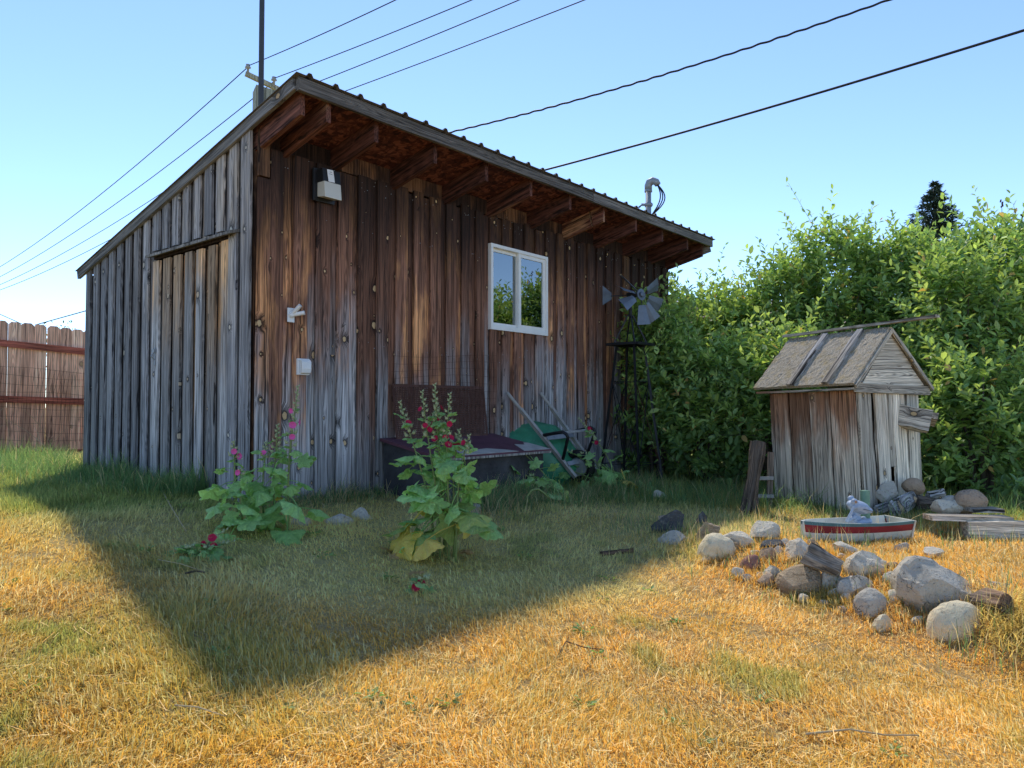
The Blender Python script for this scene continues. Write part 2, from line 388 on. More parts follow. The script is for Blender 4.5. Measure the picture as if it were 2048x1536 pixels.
def bigleaf(name, c1, c2, c3=None):
    m = NT(name); co = m.coord(); n = m.noise(co, 14, 4, .6)
    ra = m.math('ADD', n, m.math('MULTIPLY', m.math('SUBTRACT', m.rand(), .5), .5))
    col = m.ramp(ra, [(.25, c1), (.75, c2)])
    if c3: col = m.mix(m.mapr(m.noise(co, 55, 3, .7), .52, .62, 0, .85), col, c3)
    sp_ = m.new('ShaderNodeSeparateXYZ'); m.L(co, sp_.inputs[0])
    an = m.math('ARCTAN2', sp_.outputs[0], m.math('SUBTRACT', sp_.outputs[1], .55))
    vein = m.mapr(m.math('ABSOLUTE', m.math('SINE', m.math('MULTIPLY', m.math('ADD', an, m.math('MULTIPLY', m.math('SUBTRACT', n, .5), .25)), 3.0))), .0, .16, 1, 0)
    col = m.mix(m.math('MULTIPLY', vein, .45), col, (.45, .52, .25))
    hol = m.noise(co, 9, 3, .6); col = m.mix(m.mapr(hol, .60, .68, 0, .5), col, c2)
    m.base(col, .6, 0, .3); m.bump(m.math('SUBTRACT', m.noise(co, 18, 4, .6), m.math('MULTIPLY', vein, .35)), .9, .03)
    tb = m.new('ShaderNodeBsdfTranslucent'); m.L(m.mix(1, col, (.75, .8, .35), 'MULTIPLY'), tb.inputs[0])
    mx = m.new('ShaderNodeAddShader'); m.L(m.p.outputs[0], mx.inputs[0]); m.L(tb.outputs[0], mx.inputs[1]); m.L(mx.outputs[0], m.out.inputs[0]); return m.m
M['leaf'] = bigleaf('hollyhock_leaf', (.20, .36, .13), (.36, .54, .22))
M['leaf_mid'] = bigleaf('hollyhock_leaf_fading', (.17, .28, .08), (.32, .38, .10), (.40, .35, .13))
M['leaf_yellow'] = bigleaf('hollyhock_leaf_yellow', (.60, .44, .08), (.68, .50, .14), (.34, .30, .09))
M['leaf_brown'] = bigleaf('hollyhock_leaf_dead', (.40, .24, .11), (.55, .38, .18), (.22, .13, .06))

def rockmat(name, c, c2, dark, scale=6, lichen=0, band=0, crack=.0):
    m = NT(name); co = m.coord(); rn = m.rand(); cx = m.new('ShaderNodeCombineXYZ')
    for i in range(3): m.put(cx.inputs[i], m.math('MULTIPLY', rn, 40 + 13 * i))
    loc = m.vmath('ADD', co, cx.outputs[0])
    lb = m.scl(loc, 1, 1, 1 + band * 4)
    n1 = m.noise(lb, scale, 8, .68); n2 = m.noise(lb, scale * 7, 5, .7)
    c, c2 = tuple(a * b for a, b in zip(c, (1.16, 1.10, .98))), tuple(a * b for a, b in zip(c2, (1.16, 1.10, .98)))
    col = m.ramp(n1, [(.3, c2), (.65, c)])
    col = m.mix(m.mapr(n2, .56, .70, 0, .75), col, dark)
    col = m.mix(m.mapr(m.noise(loc, scale * 14, 2, .6), .66, .72, 0, .6), col, dark)
    if lichen: col = m.mix(m.mapr(m.noise(loc, scale * 2, 5, .7), .55, .62, 0, lichen), col, (.45, .44, .38))
    cr = m.vor(m.vmath('ADD', lb, m.vmath('MULTIPLY', m.noise(loc, 8, 3, out=1), (.22, .22, .22))), 5.5, 'DISTANCE_TO_EDGE')
    ck = m.math('MULTIPLY', m.mapr(cr.outputs['Distance'], .0, .012, 1, 0), m.mapr(m.noise(loc, 4, 2), .52, .64, 0, crack))
    col = m.mix(ck, col, dark)
    sp_ = m.new('ShaderNodeSeparateXYZ'); m.L(co, sp_.inputs[0]); soil = m.mapr(m.math('ADD', sp_.outputs[2], m.math('MULTIPLY', m.math('SUBTRACT', n1, .5), .10)), .02, .06, .6, 0, True)
    col = m.mix(soil, col, (.25, .18, .10))
    m.base(col, .92, 0, .2); m.bump(m.math('SUBTRACT', m.math('ADD', n1, m.math('MULTIPLY', n2, .8)), ck), 1.0, .025); return m.m
M['rock_pale'] = rockmat('pale_rock', (.64, .60, .52), (.50, .46, .39), (.22, .20, .16))
M['rock_grey'] = rockmat('grey_rock', (.50, .475, .43), (.37, .35, .31), (.10, .09, .08), 5, .5, 0, .6)
M['rock_brown'] = rockmat('brown_rock', (.46, .37, .27), (.32, .25, .17), (.08, .06, .045), 8, 0, .6, .6)
M['rock_dark'] = rockmat('dark_rock', (.10, .11, .125), (.065, .07, .08), (.02, .02, .022), 6, .25, .5)
M['rock_pink'] = rockmat('pink_rock', (.34, .19, .165), (.27, .14, .12), (.16, .08, .07), 9)
M['rock_cream'] = rockmat('cream_boulder', (.66, .60, .46), (.58, .51, .36), (.32, .26, .18), 4)
M['rock_tan'] = rockmat('tan_boulder', (.42, .32, .24), (.32, .24, .18), (.12, .09, .07), 5)

# ------------------------------------------------------------------ bulk foliage (numpy)
def bulk_mesh(name, verts, faces_list, cols, mat, parent=None):
    """faces_list: list of int arrays (n,k)"""
    me = bpy.data.meshes.new(name); nv = len(verts); me.vertices.add(nv); me.vertices.foreach_set('co', verts.astype(np.float32).ravel())
    idx = np.concatenate([f.ravel() for f in faces_list]).astype(np.int32)
    tot = np.concatenate([np.full(len(f), f.shape[1]) for f in faces_list]).astype(np.int32)
    st = np.concatenate([[0], np.cumsum(tot)[:-1]]).astype(np.int32)
    me.loops.add(len(idx)); me.loops.foreach_set('vertex_index', idx); me.polygons.add(len(tot)); me.polygons.foreach_set('loop_start', st); me.polygons.foreach_set('loop_total', tot)
    at_ = me.attributes.new('col', 'FLOAT_COLOR', 'POINT'); at_.data.foreach_set('color', np.concatenate([cols, np.ones((nv, 1))], 1).astype(np.float32).ravel())
    me.update(calc_edges=True); me.validate()
    return link(name, me, mat, parent)
def blades(name, pos, length, width, lean, az, col, mat, tipcol=None, droop=0.0, parent=None):
    n = len(pos); d = np.stack([np.cos(az), np.sin(az), np.zeros(n)], 1); fa = az + nrg.uniform(-1.2, 1.2, n) + np.pi / 2
    w = np.stack([np.cos(fa), np.sin(fa), np.zeros(n)], 1) * (width / 2)[:, None]; up = np.array([0, 0, 1.0])
    L = length[:, None]; ln = lean[:, None]
    mid = pos + up * L * .55 * np.clip(1.08 - ln * .62, .10, 1) + d * L * ln * .36
    tip = pos + up * L * np.clip(1 - ln * .62 - droop, -.1, 1) + d * L * ln * .95
    vs = np.stack([pos - w, pos + w, mid + w * .8, mid - w * .8, tip], 1).reshape(-1, 3)
    b = (np.arange(n) * 5)[:, None]
    tc = col if tipcol is None else tipcol
    cs = np.stack([col * .95, col * .95, col, col, tc], 1).reshape(-1, 3)
    return bulk_mesh(name, vs, [b + np.array([[0, 1, 2, 3]]), b + np.array([[3, 2, 4]])], cs, mat, parent)

# ------------------------------------------------------------------ ground
def axis_(lo, hi, fine_lo, fine_hi, step):
    a = np.arange(fine_lo, fine_hi, step); out = []
    x = fine_lo; st = step
    while x > lo: st *= 1.35; x -= st; out.append(x)
    left = out[::-1]; out = []; x = a[-1]; st = step
    while x < hi: st *= 1.35; x += st; out.append(x)
    return np.concatenate([left, a, out])
gx_ = axis_(-300, 300, -7.5, 9, .09); gy_ = axis_(-60, 500, .6, 12.5, .09)
XX, YY = np.meshgrid(gx_, gy_); ZZ = ground(XX, YY)
def greenness(x, y):
    s, vv = shed_sv(x, y)
    g = .07 + .34 * (vnoise(x, y, .9) - .45) + .22 * (vnoise(x, y, 3.1) - .5)
    g = g + 1.0 * sst(-2.4, -.7, s) * (1 - sst(.0, .2, s)) * sst(-.35, .7, vv)
    g = g + .75 * sst(1.5, 3.2, vv) * (1 - sst(-.5, .3, s))
    g = g + .5 * (1 - sst(.0, .75, -vv)) * sst(-.8, 0, s) * sst(-.4, .1, -vv)
    g = g + .45 * sst(.66, .80, vnoise(x, y, 1.7) * .6 + vnoise(x, y, 5.3) * .4)
    g = g + .9 * sst(6.6, 7.9, y + .25 * x) * sst(-.5, .8, x)
    g = g + .22 * (1 - sst(.5, 1.1, np.hypot(x + 1.35, y - 2.85)))
    g = g + .08 * (1 - sst(1.3, 2.6, np.hypot(x + .4, y - 4.0)))
    return np.clip(g, 0, 1)
def olive(x, y):         # turf in the shed's shade: greener olive, its colour lightened to lift the shade
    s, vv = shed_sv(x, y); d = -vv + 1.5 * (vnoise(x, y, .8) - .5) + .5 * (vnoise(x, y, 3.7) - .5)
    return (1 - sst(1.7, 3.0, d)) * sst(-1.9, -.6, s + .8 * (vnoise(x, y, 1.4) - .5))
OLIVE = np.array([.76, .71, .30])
STRAW = np.array([.80, .41, .08]); PALE = np.array([.78, .62, .33]); GREEN = np.array([.13, .21, .06]); YG = np.array([.38, .40, .10]); BROWN = np.array([.46, .25, .09])
def grasscol(x, y, n):
    g = greenness(x, y) + nrg.normal(0, .13, n); g = np.clip(g, 0, 1)[:, None]
    k = nrg.random(n)[:, None]; kb = k + .55 * (vnoise(x, y, 1.9)[:, None] - .5) + .35 * (vnoise(x, y, 6.1)[:, None] - .5); base = np.where(kb < .55, STRAW, np.where(kb < .80, PALE, BROWN))
    base = base * (1 - .3 * (vnoise(x, y, 2.2)[:, None] - .5))
    gg = GREEN * (1 - k) + YG * k
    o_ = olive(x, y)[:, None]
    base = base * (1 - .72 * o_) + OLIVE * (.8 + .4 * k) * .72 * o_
    c = base * (1 - g) + gg * g
    return c * nrg.uniform(.72, 1.25, (n, 1))
gv = np.stack([XX.ravel(), YY.ravel(), ZZ.ravel()], 1); nx, ny = len(gx_), len(gy_)
ii = (np.arange(ny - 1)[:, None] * nx + np.arange(nx - 1)[None, :]).ravel()
g_ = greenness(gv[:, 0], gv[:, 1])[:, None]
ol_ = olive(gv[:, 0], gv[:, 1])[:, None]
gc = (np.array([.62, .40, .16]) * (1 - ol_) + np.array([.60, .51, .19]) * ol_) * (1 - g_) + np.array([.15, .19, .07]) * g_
m = NT('dry_lawn_thatch'); at_ = m.new('ShaderNodeAttribute'); at_.attribute_name = 'col'; co = m.coord('Object')
n1 = m.noise(co, 90, 6, .75); n2 = m.noise(co, 7, 4, .6)
m.base(m.mix(m.mapr(n1, .3, .7, .0, 1), m.mix(1, at_.outputs['Color'], (.55, .52, .5), 'MULTIPLY'), m.mix(m.math('MULTIPLY', n2, .6), at_.outputs['Color'], (.58, .43, .24))), .95, 0, .1); m.bump(n1, .8, .02)
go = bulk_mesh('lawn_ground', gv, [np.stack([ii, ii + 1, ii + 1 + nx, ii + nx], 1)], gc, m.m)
tag(go, kind='structure')

def lawn(name, n, y0, y1, label, hmin, hmax, wk, keep=None):
    Y = y0 * (y1 / y0) ** nrg.random(n); X = (nrg.random(n) * 2 - 1) * (.74 * Y + .9)
    s, vv = shed_sv(X, Y); ok = ~((s > -.02) & (s < 6.7) & (vv > -.03) & (vv < 3.4))
    if keep is not None: ok &= keep(X, Y, s, vv)
    X, Y = X[ok], Y[ok]; n = len(X)
    # clumping: thin where a coarse noise says bare
    p = vnoise(X, Y, 6.5) * .6 + vnoise(X, Y, 15) * .4
    ok = nrg.random(n) < np.clip((p - .12) * 3.4, .38, 1); X, Y = X[ok], Y[ok]; n = len(X)
    Z = ground(X, Y) - .004
    g = greenness(X, Y)
    L = nrg.uniform(hmin, hmax, n) * (.68 + .7 * vnoise(X, Y, 2.5)) * (.78 + .45 * vnoise(X, Y, 8)) * (1 + .5 * g)
    wd = nrg.uniform(.0016, .0034, n) * (1 + wk * Y)
    lean = np.clip(nrg.beta(1.7, 1.5, n) * 1.6, .08, 1.5) * (1 - .35 * g)
    az = (vnoise(X, Y, 1.3) * 9 + nrg.normal(0, 1.1, n))
    c = grasscol(X, Y, n)
    o = blades(name, np.stack([X, Y, Z], 1), L, wd, lean, az, c, M['grass'], c * 1.12)
    tag(o, label, 'grass', kind='stuff')
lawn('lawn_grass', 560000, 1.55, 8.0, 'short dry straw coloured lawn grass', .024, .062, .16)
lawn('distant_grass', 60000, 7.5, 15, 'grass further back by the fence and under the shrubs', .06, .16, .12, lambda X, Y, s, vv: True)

# low broad-leaved weeds scattered through the lawn
o_l = []; d_l = []; c_l = []
for i in range(46):
    y = 2.5 * (6.0 / 2.5) ** rnd.random(); x = (rnd.random() * 2 - 1) * (.72 * y + .3); s_, v_ = shed_sv(x, y)
    if s_ > -.1 and v_ > -.1: continue
    m_ = rnd.randint(7, 18); a = nrg.uniform(0, 6.28, m_); r_ = nrg.uniform(.0, .045, m_); px_ = x + np.cos(a) * r_; py_ = y + np.sin(a) * r_
    o_l.append(np.stack([px_, py_, ground(px_, py_) + nrg.uniform(.004, .03, m_)], 1)); d_l.append(np.stack([np.cos(a), np.sin(a), nrg.uniform(.0, .7, m_)], 1)); c_l.append(np.array([.10, .19, .06]) * nrg.uniform(.7, 1.5, (m_, 1)) * np.array([1 + .5 * rnd.random(), 1, 1]))
WEEDS = (np.concatenate(o_l), np.concatenate(d_l), np.concatenate(c_l))
# flattened straw litter on the lawn
n = 9000; Y = 1.6 * (6.5 / 1.6) ** nrg.random(n); X = (nrg.random(n) * 2 - 1) * (.74 * Y + .8); s, vv = shed_sv(X, Y); ok = ~((s > 0) & (vv > -.02)); X, Y = X[ok], Y[ok]; n = len(X)
az = nrg.uniform(0, 6.28, n); L = nrg.uniform(.025, .09, n); Z = ground(X, Y) + nrg.uniform(.006, .035, n)
p0 = np.stack([X, Y, Z], 1); d = np.stack([np.cos(az), np.sin(az), nrg.uniform(-.15, .3, n)], 1); q = np.stack([-np.sin(az), np.cos(az), np.zeros(n)], 1) * nrg.uniform(.0009, .0018, n)[:, None]
p1 = p0 + d * L[:, None]; vs = np.stack([p0 - q, p0 + q, p1 + q, p1 - q], 1).reshape(-1, 3)
k = nrg.random((n, 1)); c = (np.array([.66, .50, .27]) * k + np.array([.58, .33, .11]) * (1 - k)) * nrg.uniform(.7, 1.2, (n, 1))
o = bulk_mesh('straw_litter', vs, [(np.arange(n) * 4)[:, None] + np.array([[0, 1, 2, 3]])], np.repeat(c, 4, 0), M['grass']); tag(o, 'loose dry straw lying flat on the lawn', 'straw', kind='stuff')

def tall_grass(name, label, n, sampler, hmin, hmax, green, wmin=.003, wmax=.006, lean=(.2, .95)):
    X, Y = sampler(n); n = len(X); Z = ground(X, Y) - .01; k = nrg.random((n, 1)); dry = (nrg.random((n, 1)) > green)
    c = np.where(dry, np.array([.58, .46, .24]), np.array([.10, .19, .075]) * (1 - k) + np.array([.20, .32, .10]) * k) * nrg.uniform(.7, 1.25, (n, 1))
    L = nrg.uniform(hmin, hmax, n) * (.45 + 1.1 * vnoise(X, Y, 4))
    o = blades(name, np.stack([X, Y, Z], 1), L, nrg.uniform(wmin, wmax, n), nrg.uniform(lean[0], lean[1], n), nrg.uniform(0, 6.28, n), c, M['grass'], c * 1.15)
    tag(o, label, 'grass', kind='stuff')
def wallpt(s, off):
    return A.x + U.x * s - V.x * off, A.y + U.y * s - V.y * off
def samp_left(n):
    t = nrg.uniform(.55, 4.6, n); off = np.abs(nrg.normal(.03, .30, n)) * np.clip(t / 1.5, .3, 1.3); return A.x - U.x * off + V.x * t, A.y - U.y * off + V.y * t
tall_grass('tall_grass', 'long green grass along the foot of the shed side wall', 9000, samp_left, .10, .34, .93)
def samp_front(n):
    s = nrg.uniform(.0, 6.6, n); off = np.abs(nrg.normal(.02, .13, n)) + .03 + (s > 1.2) * (s < 2.7) * .75; return wallpt(s, off)
tall_grass('wall_foot_grass', 'ragged grass along the foot of the shed front wall', 7500, samp_front, .06, .22, .62)
def samp_hedge(n):
    x = nrg.uniform(1.0, 7.5, n); y = 7.9 - .12 * x + nrg.normal(0, .55, n); s, vv = shed_sv(x, y); ok = ~((s < 6.7) & (vv > -.05)); return x[ok], y[ok]
tall_grass('hedge_foot_grass', 'long leaning grass at the foot of the shrubs', 9000, samp_hedge, .10, .32, .9)
def samp_rock(n):
    t = nrg.uniform(-.6, 3.4, n); x = 1.15 + .6 * t + nrg.normal(0, .22, n) + .12; y = 5.5 - .8 * t + nrg.normal(0, .25, n) + .12; x2 = nrg.uniform(1.6, 4.2, n); y2 = nrg.uniform(5.1, 6.5, n); k = nrg.random(n) < .6
    return np.where(k, x, x2), np.where(k, y, y2)
tall_grass('rockery_grass', 'upright green and straw grass tufts between the rocks', 5200, samp_rock, .05, .17, .45, .0025, .0045, (.05, .5))
def samp_hatch(n):
    s = nrg.uniform(1.1, 4.4, n); return wallpt(s, .78 + np.abs(nrg.normal(0, .22, n)))
tall_grass('hatch_foot_grass', 'unmown grass in front of the cellar hatch', 6500, samp_hatch, .08, .30, .7)

# ------------------------------------------------------------------ SHED
shed = empty('shed', A, math.pi / 2 - aW, 'weathered board and batten shed with a steep lean-to roof', 'shed')
# local frame: x along the front wall, y into the shed, z up
TAN = .226
def zt(y): return 2.985 - TAN * y
LX, LY = 6.6, 3.25
W0, W1, WZ0, WZ1 = 2.688, 3.643, 1.568, 2.453
X3, Y3, Z3 = Vector((1, 0, 0)), Vector((0, 1, 0)), Vector((0, 0, 1))
# inner sheathing (dark), a shell with the window opening
mb = MB()
t = .04; yc = .04
mb.box((W0 / 2, yc, 1.3), (W0, t, 2.9)); mb.box(((W1 + LX) / 2, yc, 1.3), (LX - W1, t, 2.9))
mb.box(((W0 + W1) / 2, yc, (WZ0 - .15) / 2), (W1 - W0, t, WZ0 + .15)); mb.box(((W0 + W1) / 2, yc, (WZ1 + 2.75) / 2), (W1 - W0, t, 2.75 - WZ1))
mb.build('wall_sheathing', M['block'], shed)
MB().prism([(.06, -.2), (LY, -.2), (LY, zt(LY) - .12), (.06, zt(0) - .14)], 0, .015, .05).build('wall_sheathing', M['block'], shed)
MB().prism([(.06, -.2), (LY, -.2), (LY, zt(LY) - .12), (.06, zt(0) - .14)], 0, LX - .05, LX - .015).build('wall', M['siding_side'], shed)
MB().box((LX / 2, LY - .02, 1.0), (LX - .1, .04, 2.4)).build('wall', M['siding_side'], shed)
MB().box((LX / 2, LY / 2, .02), (LX - .2, LY - .2, .04)).build('floor', M['block'], shed)

def front_boards(x0, x1, segs):
    n = max(1, round((x1 - x0) / .212)); p = (x1 - x0) / n
    for i in range(n):
        a = x0 + i * p; wo = p * rnd.uniform(.53, .64)
        for (za, zb) in segs:
            zb2 = zb + (rnd.uniform(-.03, .015) if zb > 2.6 else 0); za2 = za - (rnd.uniform(0, .04) if za < .1 else 0)
            # proud board
            plank('siding_board', shed, (a + wo / 2 + rnd.uniform(-.004, .004), -.024 - rnd.uniform(0, .004), za2), Z3, X3, zb2 - za2, wo, .022, M['siding'], 5, .0022, bow=rnd.uniform(-.004, .004), zoff=za2)
            zb3 = zb + (rnd.uniform(-.03, .01) if zb > 2.6 else 0)
            plank('siding_board', shed, (a + (wo + p) / 2, .003, za2), Z3, X3, zb3 - za2, p - wo + .03, .02, M['siding'], 4, .001, zoff=za2)
front_boards(.10, W0 - .003, [(-.1, 2.775)])
front_boards(W0 - .003, W1 + .003, [(-.1, WZ0 - .004), (WZ1 + .004, 2.775)])
front_boards(W1 + .003, LX, [(-.1, 2.775)])
# nail heads, two rows on every proud board
mb = MB()
for i in range(210):
    x = .12 + rnd.random() * (LX - .2); z = rnd.choice((.35, 1.25, 1.30, 2.3, 2.68, 2.72)) + rnd.gauss(0, .03)
    if W0 - .05 < x < W1 + .05 and WZ0 - .05 < z < WZ1 + .05: continue
    mb.tube([(x, -.0335, z), (x, -.0395, z)], .0034 * rnd.uniform(.7, 1.2), 6)
nh_ = mb.build('nail_heads', M['galv'], shed); nh_['kind'] = 'stuff'
# front corner boards
plank('corner_board', shed, (.048, -.030, -.08), Z3, X3, 2.60, .10, .03, M['siding'], 6, .002)
plank('corner_board', shed, (.046, -.030, 2.535), Z3, X3, .37, .09, .034, M['block'], 2, .001)

# side wall boards: pitch .2; door between y .24 and 1.69 below the ledge at z 2.147
LEDGE = 2.147
def side_board(y0, y1, za, zb_fn, proud, mat, par=shed, nm='siding_board', z_jit=0.0, xo=0):
    yc = (y0 + y1) / 2; zb = zb_fn(yc)
    sl = TAN * (y1 - y0) / 2 if z_jit == 0 else 0
    x = (-.034 if proud else .004) + rnd.uniform(-.003, .003) + xo
    plank(nm, par, (x, yc, za), Z3, Vector((0, -1, 0)), zb - za + (rnd.uniform(-z_jit, 0) if z_jit else 0), y1 - y0, .022, mat, 5, .0018, top=(-sl, sl), bow=rnd.uniform(-.003, .003), zoff=za)
rakeb = lambda y: zt(y) - .075
for i in range(16):
    a = .135 + i * (LY - .135) / 16; p = (LY - .135) / 16; wo = p * rnd.uniform(.52, .62)
    inside = a > .2 and a < 1.62
    zb0 = gz(*wallpt(0, -a)) - .06
    for (ya, yb, pr) in ((a, a + p - wo + .02, False), (a + p - wo, a + p, True)):
        if inside: side_board(ya, yb, LEDGE + .012 + rnd.uniform(0, .01), rakeb, pr, M['siding_side'])
        else: side_board(ya, yb, zb0, rakeb, pr, M['siding_side'])
side_board(.0, .135, -.08, rakeb, True, M['siding_side'], nm='corner_board', xo=-.006)
# back corner trim
plank('corner_board', shed, (-.02, LY - .03, .05), Z3, Vector((0, -1, 0)), zt(LY) - .2, .07, .05, M['siding_side'], 4)
# door
door = empty('door', (0, 0, 0)); door.parent = shed; door['label'] = 'browner plank door under the side wall ledge'
d0, d1 = .235, 1.675; nd = 7; p = (d1 - d0) / nd
for i in range(nd):
    a = d0 + i * p; wo = p * rnd.uniform(.52, .62); tz = LEDGE - .055
    side_board(a, a + p - wo + .02, -.02, lambda y: tz, False, M['door_wood'], door, 'board', .03, .004)
    side_board(a + p - wo, a + p, -.02, lambda y: tz, True, M['door_wood'], door, 'board', .04, .002)
mb = MB(); mb.box((-.045, 1.60, 1.20), (.012, .03, .16)); mb.box((-.055, 1.60, 1.25), (.02, .05, .03)); mb.tube([(-.055, 1.6, 1.17), (-.08, 1.6, 1.20), (-.055, 1.6, 1.24)], .006, 6); mb.build('latch', M['galv'], door)
# ledge (drip board) over the door
mb = MB(); mb.prism([(-.10, LEDGE - .045), (-.012, LEDGE - .022), (-.012, LEDGE + .006), (-.10, LEDGE - .022)], 1, .20, 1.71)
mb.build('drip_ledge', M['rake'], shed)
mb = MB(); mb.box((-.022, .95, LEDGE - .042), (.03, 1.44, .03)); mb.build('door_track', M['block'], shed)

# roof frame: rafters, blocking, sheathing, fascia, rake boards, metal panels
rx = [.025, .24, .72, 1.38, 2.04, 2.70, 3.37, 4.04, 4.71, 5.40, 6.07, 6.575]
yE = -.59
for i, x in enumerate(rx):
    zz0 = lambda y: zt(y) - .055
    mb = MB(); dp = .185
    poly = [(yE, zz0(yE)), (yE + .02, zz0(yE) - .10), (yE + .035, zz0(yE) - dp), (.35, zz0(.35) - dp), (.35, zz0(.35))]
    # mesh in its own frame so that the grain runs along it
    dirv = Vector((0, -1, TAN)).normalized()
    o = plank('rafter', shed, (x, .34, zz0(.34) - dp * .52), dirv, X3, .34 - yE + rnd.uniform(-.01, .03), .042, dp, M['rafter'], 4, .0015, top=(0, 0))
    me = o.data                      # plumb cut at the outer end
    for vtx in me.vertices:
        if vtx.co.z > .7: vtx.co.z += vtx.co.y * .226
for i in range(len(rx) - 1):
    a, b = rx[i] + .022, rx[i + 1] - .022
    MB().box(((a + b) / 2, .028 + rnd.uniform(0, .006), 2.852), (b - a, .03, .15)).build('blocking_board', M['block'], shed)
# sheathing, three sheets
edges = [-.02, 1.38, 2.70, 4.04, 5.40, LX + .11]
for i in range(len(edges) - 1):
    mb = MB(); y0, y1 = -.615, LY + .12
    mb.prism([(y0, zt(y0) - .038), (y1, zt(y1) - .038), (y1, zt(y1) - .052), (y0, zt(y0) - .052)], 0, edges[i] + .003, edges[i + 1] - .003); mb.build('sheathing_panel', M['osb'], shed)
# fascia in two lengths, with a small joint
yF = -.635
for (a, b) in ((-.055, 3.70), (3.704, LX + .12)):
    o = plank('fascia_board', shed, (a, yF, zt(yF) - .068), X3, Z3, b - a, .098, .034, M['fascia'], 8, .0016)
# rake boards on the near side
dirv = Vector((0, 1, -TAN)).normalized(); upv = Vector((0, TAN, 1)).normalized()
L_ = (LY + .17 + .615) / dirv.y
plank('rake_board', shed, (-.057, -.612, zt(-.612) - .062), dirv, upv, L_, .085, .034, M['rake'], 8, .0015)
plank('rake_board', shed, (LX + .10, -.612, zt(-.612) - .10), dirv, upv, L_, .16, .034, M['rake'], 6, .0012)
# corrugated metal roof: six panels, ribs every .235 m
ya, yb = -.675, LY + .19
npan = 6; pw = (LX + .25) / npan
for k in range(npan):
    xs = []; x0 = -.09 + k * pw
    prof = []
    nr = 5; rp = pw / nr
    for j in range(nr):
        c = x0 + (j + .5) * rp
        prof += [(c - rp / 2, 0), (c - .028, 0), (c - .013, .026), (c + .013, .026), (c + .028, 0)]
    prof.append((x0 + pw, 0))
    vs = []; fs = []; th = .003
    for (yy) in (ya, yb):
        for (x, h) in prof: vs.append((x + .0004 * k, yy, zt(yy) - .014 + h + .0006 * (k % 2)))
    for (yy) in (ya, yb):
        for (x, h) in prof: vs.append((x + .0004 * k, yy, zt(yy) - .014 + h - th + .0006 * (k % 2)))
    n = len(prof)
    for i in range(n - 1):
        fs += [(i, i + 1, n + i + 1, n + i), (2 * n + i, 3 * n + i, 3 * n + i + 1, 2 * n + i + 1), (i, 2 * n + i, 2 * n + i + 1, i + 1), (n + i, n + i + 1, 3 * n + i + 1, 3 * n + i)]
    fs += [(0, n, 3 * n, 2 * n), (n - 1, 3 * n - 1, 4 * n - 1, 2 * n - 1)]
    mb = MB(); mb.add(vs, fs); mb.build('roof_panel', M['roofmetal'], shed)
# window
win = empty('window', ((W0 + W1) / 2, 0, WZ0)); win.parent = shed; win['label'] = 'white two pane sliding window'
ww, wh = W1 - W0, WZ1 - WZ0
def frame_mb(x0, x1, z0, z1, w, y0, y1, wb=None):
    mb = MB(); wb = wb or w
    mb.box((x0 + w / 2, (y0 + y1) / 2, (z0 + z1) / 2), (w, y1 - y0, z1 - z0)); mb.box((x1 - w / 2, (y0 + y1) / 2, (z0 + z1) / 2), (w, y1 - y0, z1 - z0))
    mb.box(((x0 + x1) / 2, (y0 + y1) / 2 + .0005, z0 + wb / 2), (x1 - x0 - 2 * w, y1 - y0 - .002, wb)); mb.box(((x0 + x1) / 2, (y0 + y1) / 2 + .0005, z1 - w / 2), (x1 - x0 - 2 * w, y1 - y0 - .002, w)); return mb
frame_mb(-ww / 2 - .012, ww / 2 + .012, -.012, wh + .012, .034, -.052, .055, .045).build('frame', M['vinyl'], win)
s1 = frame_mb(-ww / 2 + .022, .012, .033, wh - .022, .036, -.006, .022).build('sash', M['vinyl'], win)
s2 = frame_mb(-.022, ww / 2 - .022, .033, wh - .022, .042, -.038, -.010).build('sash', M['vinyl'], win)
MB().box((-.218, .008, wh / 2), (.425, .004, wh - .12)).build('pane', M['glazing'], s1)
MB().box((.218, -.024, wh / 2), (.405, .004, wh - .12)).build('pane', M['glazing'], s2)
# pale blind inside, upper part, and a wire shelf
mb = MB()
for i in range(9): mb.box((0, .16, wh - .04 - i * .045), (ww - .08, .004, .030), Matrix.Rotation(R(25), 3, 'X'))
mb.build('blind', M['vinyl'], win)

# ------------------------------------------------------------------ things on the shed
def shed_pt(x, y, z): return A + U * x + V * y + Vector((0, 0, z))
SR = math.pi / 2 - aW
# wall lamp
lamp = empty('wall_lamp', shed_pt(.585, -.040, 2.44), SR, 'dark wall pack lamp with clear lens under the eaves near the shed corner', 'lamp')
mb = MB(); mb.box((0, -.012, .135), (.21, .024, .27)); mb.build('backplate', M['lampdark'], lamp, bevel=.004)
mb = MB(); mb.prism([(-.024, .155), (-.115, .15), (-.10, .262), (-.024, .262)], 0, -.075, .10); mb.build('housing', M['lampdark'], lamp, bevel=.004)
mb = MB(); mb.prism([(-.024, .035), (-.135, .015), (-.12, .150), (-.024, .152)], 0, -.07, .095); mb.build('lens', M['lens'], lamp, bevel=.006)
pp = MB().box((.0, -.1125, .205), (.062, .0012, .105), Matrix.Rotation(R(-7.5), 3, 'X') @ Matrix.Rotation(R(-4), 3, 'Y')).build('paper_note', M['paper'], lamp)
mb = MB()
for i in range(5): mb.box((rnd.uniform(-.004, .004), -.1142 + i * .0021, .235 - i * .016), (rnd.uniform(.02, .044), .0008, .0022), Matrix.Rotation(R(rnd.uniform(-6, 6)), 3, 'Y'))
mb.build('handwriting', M['ink'], pp)
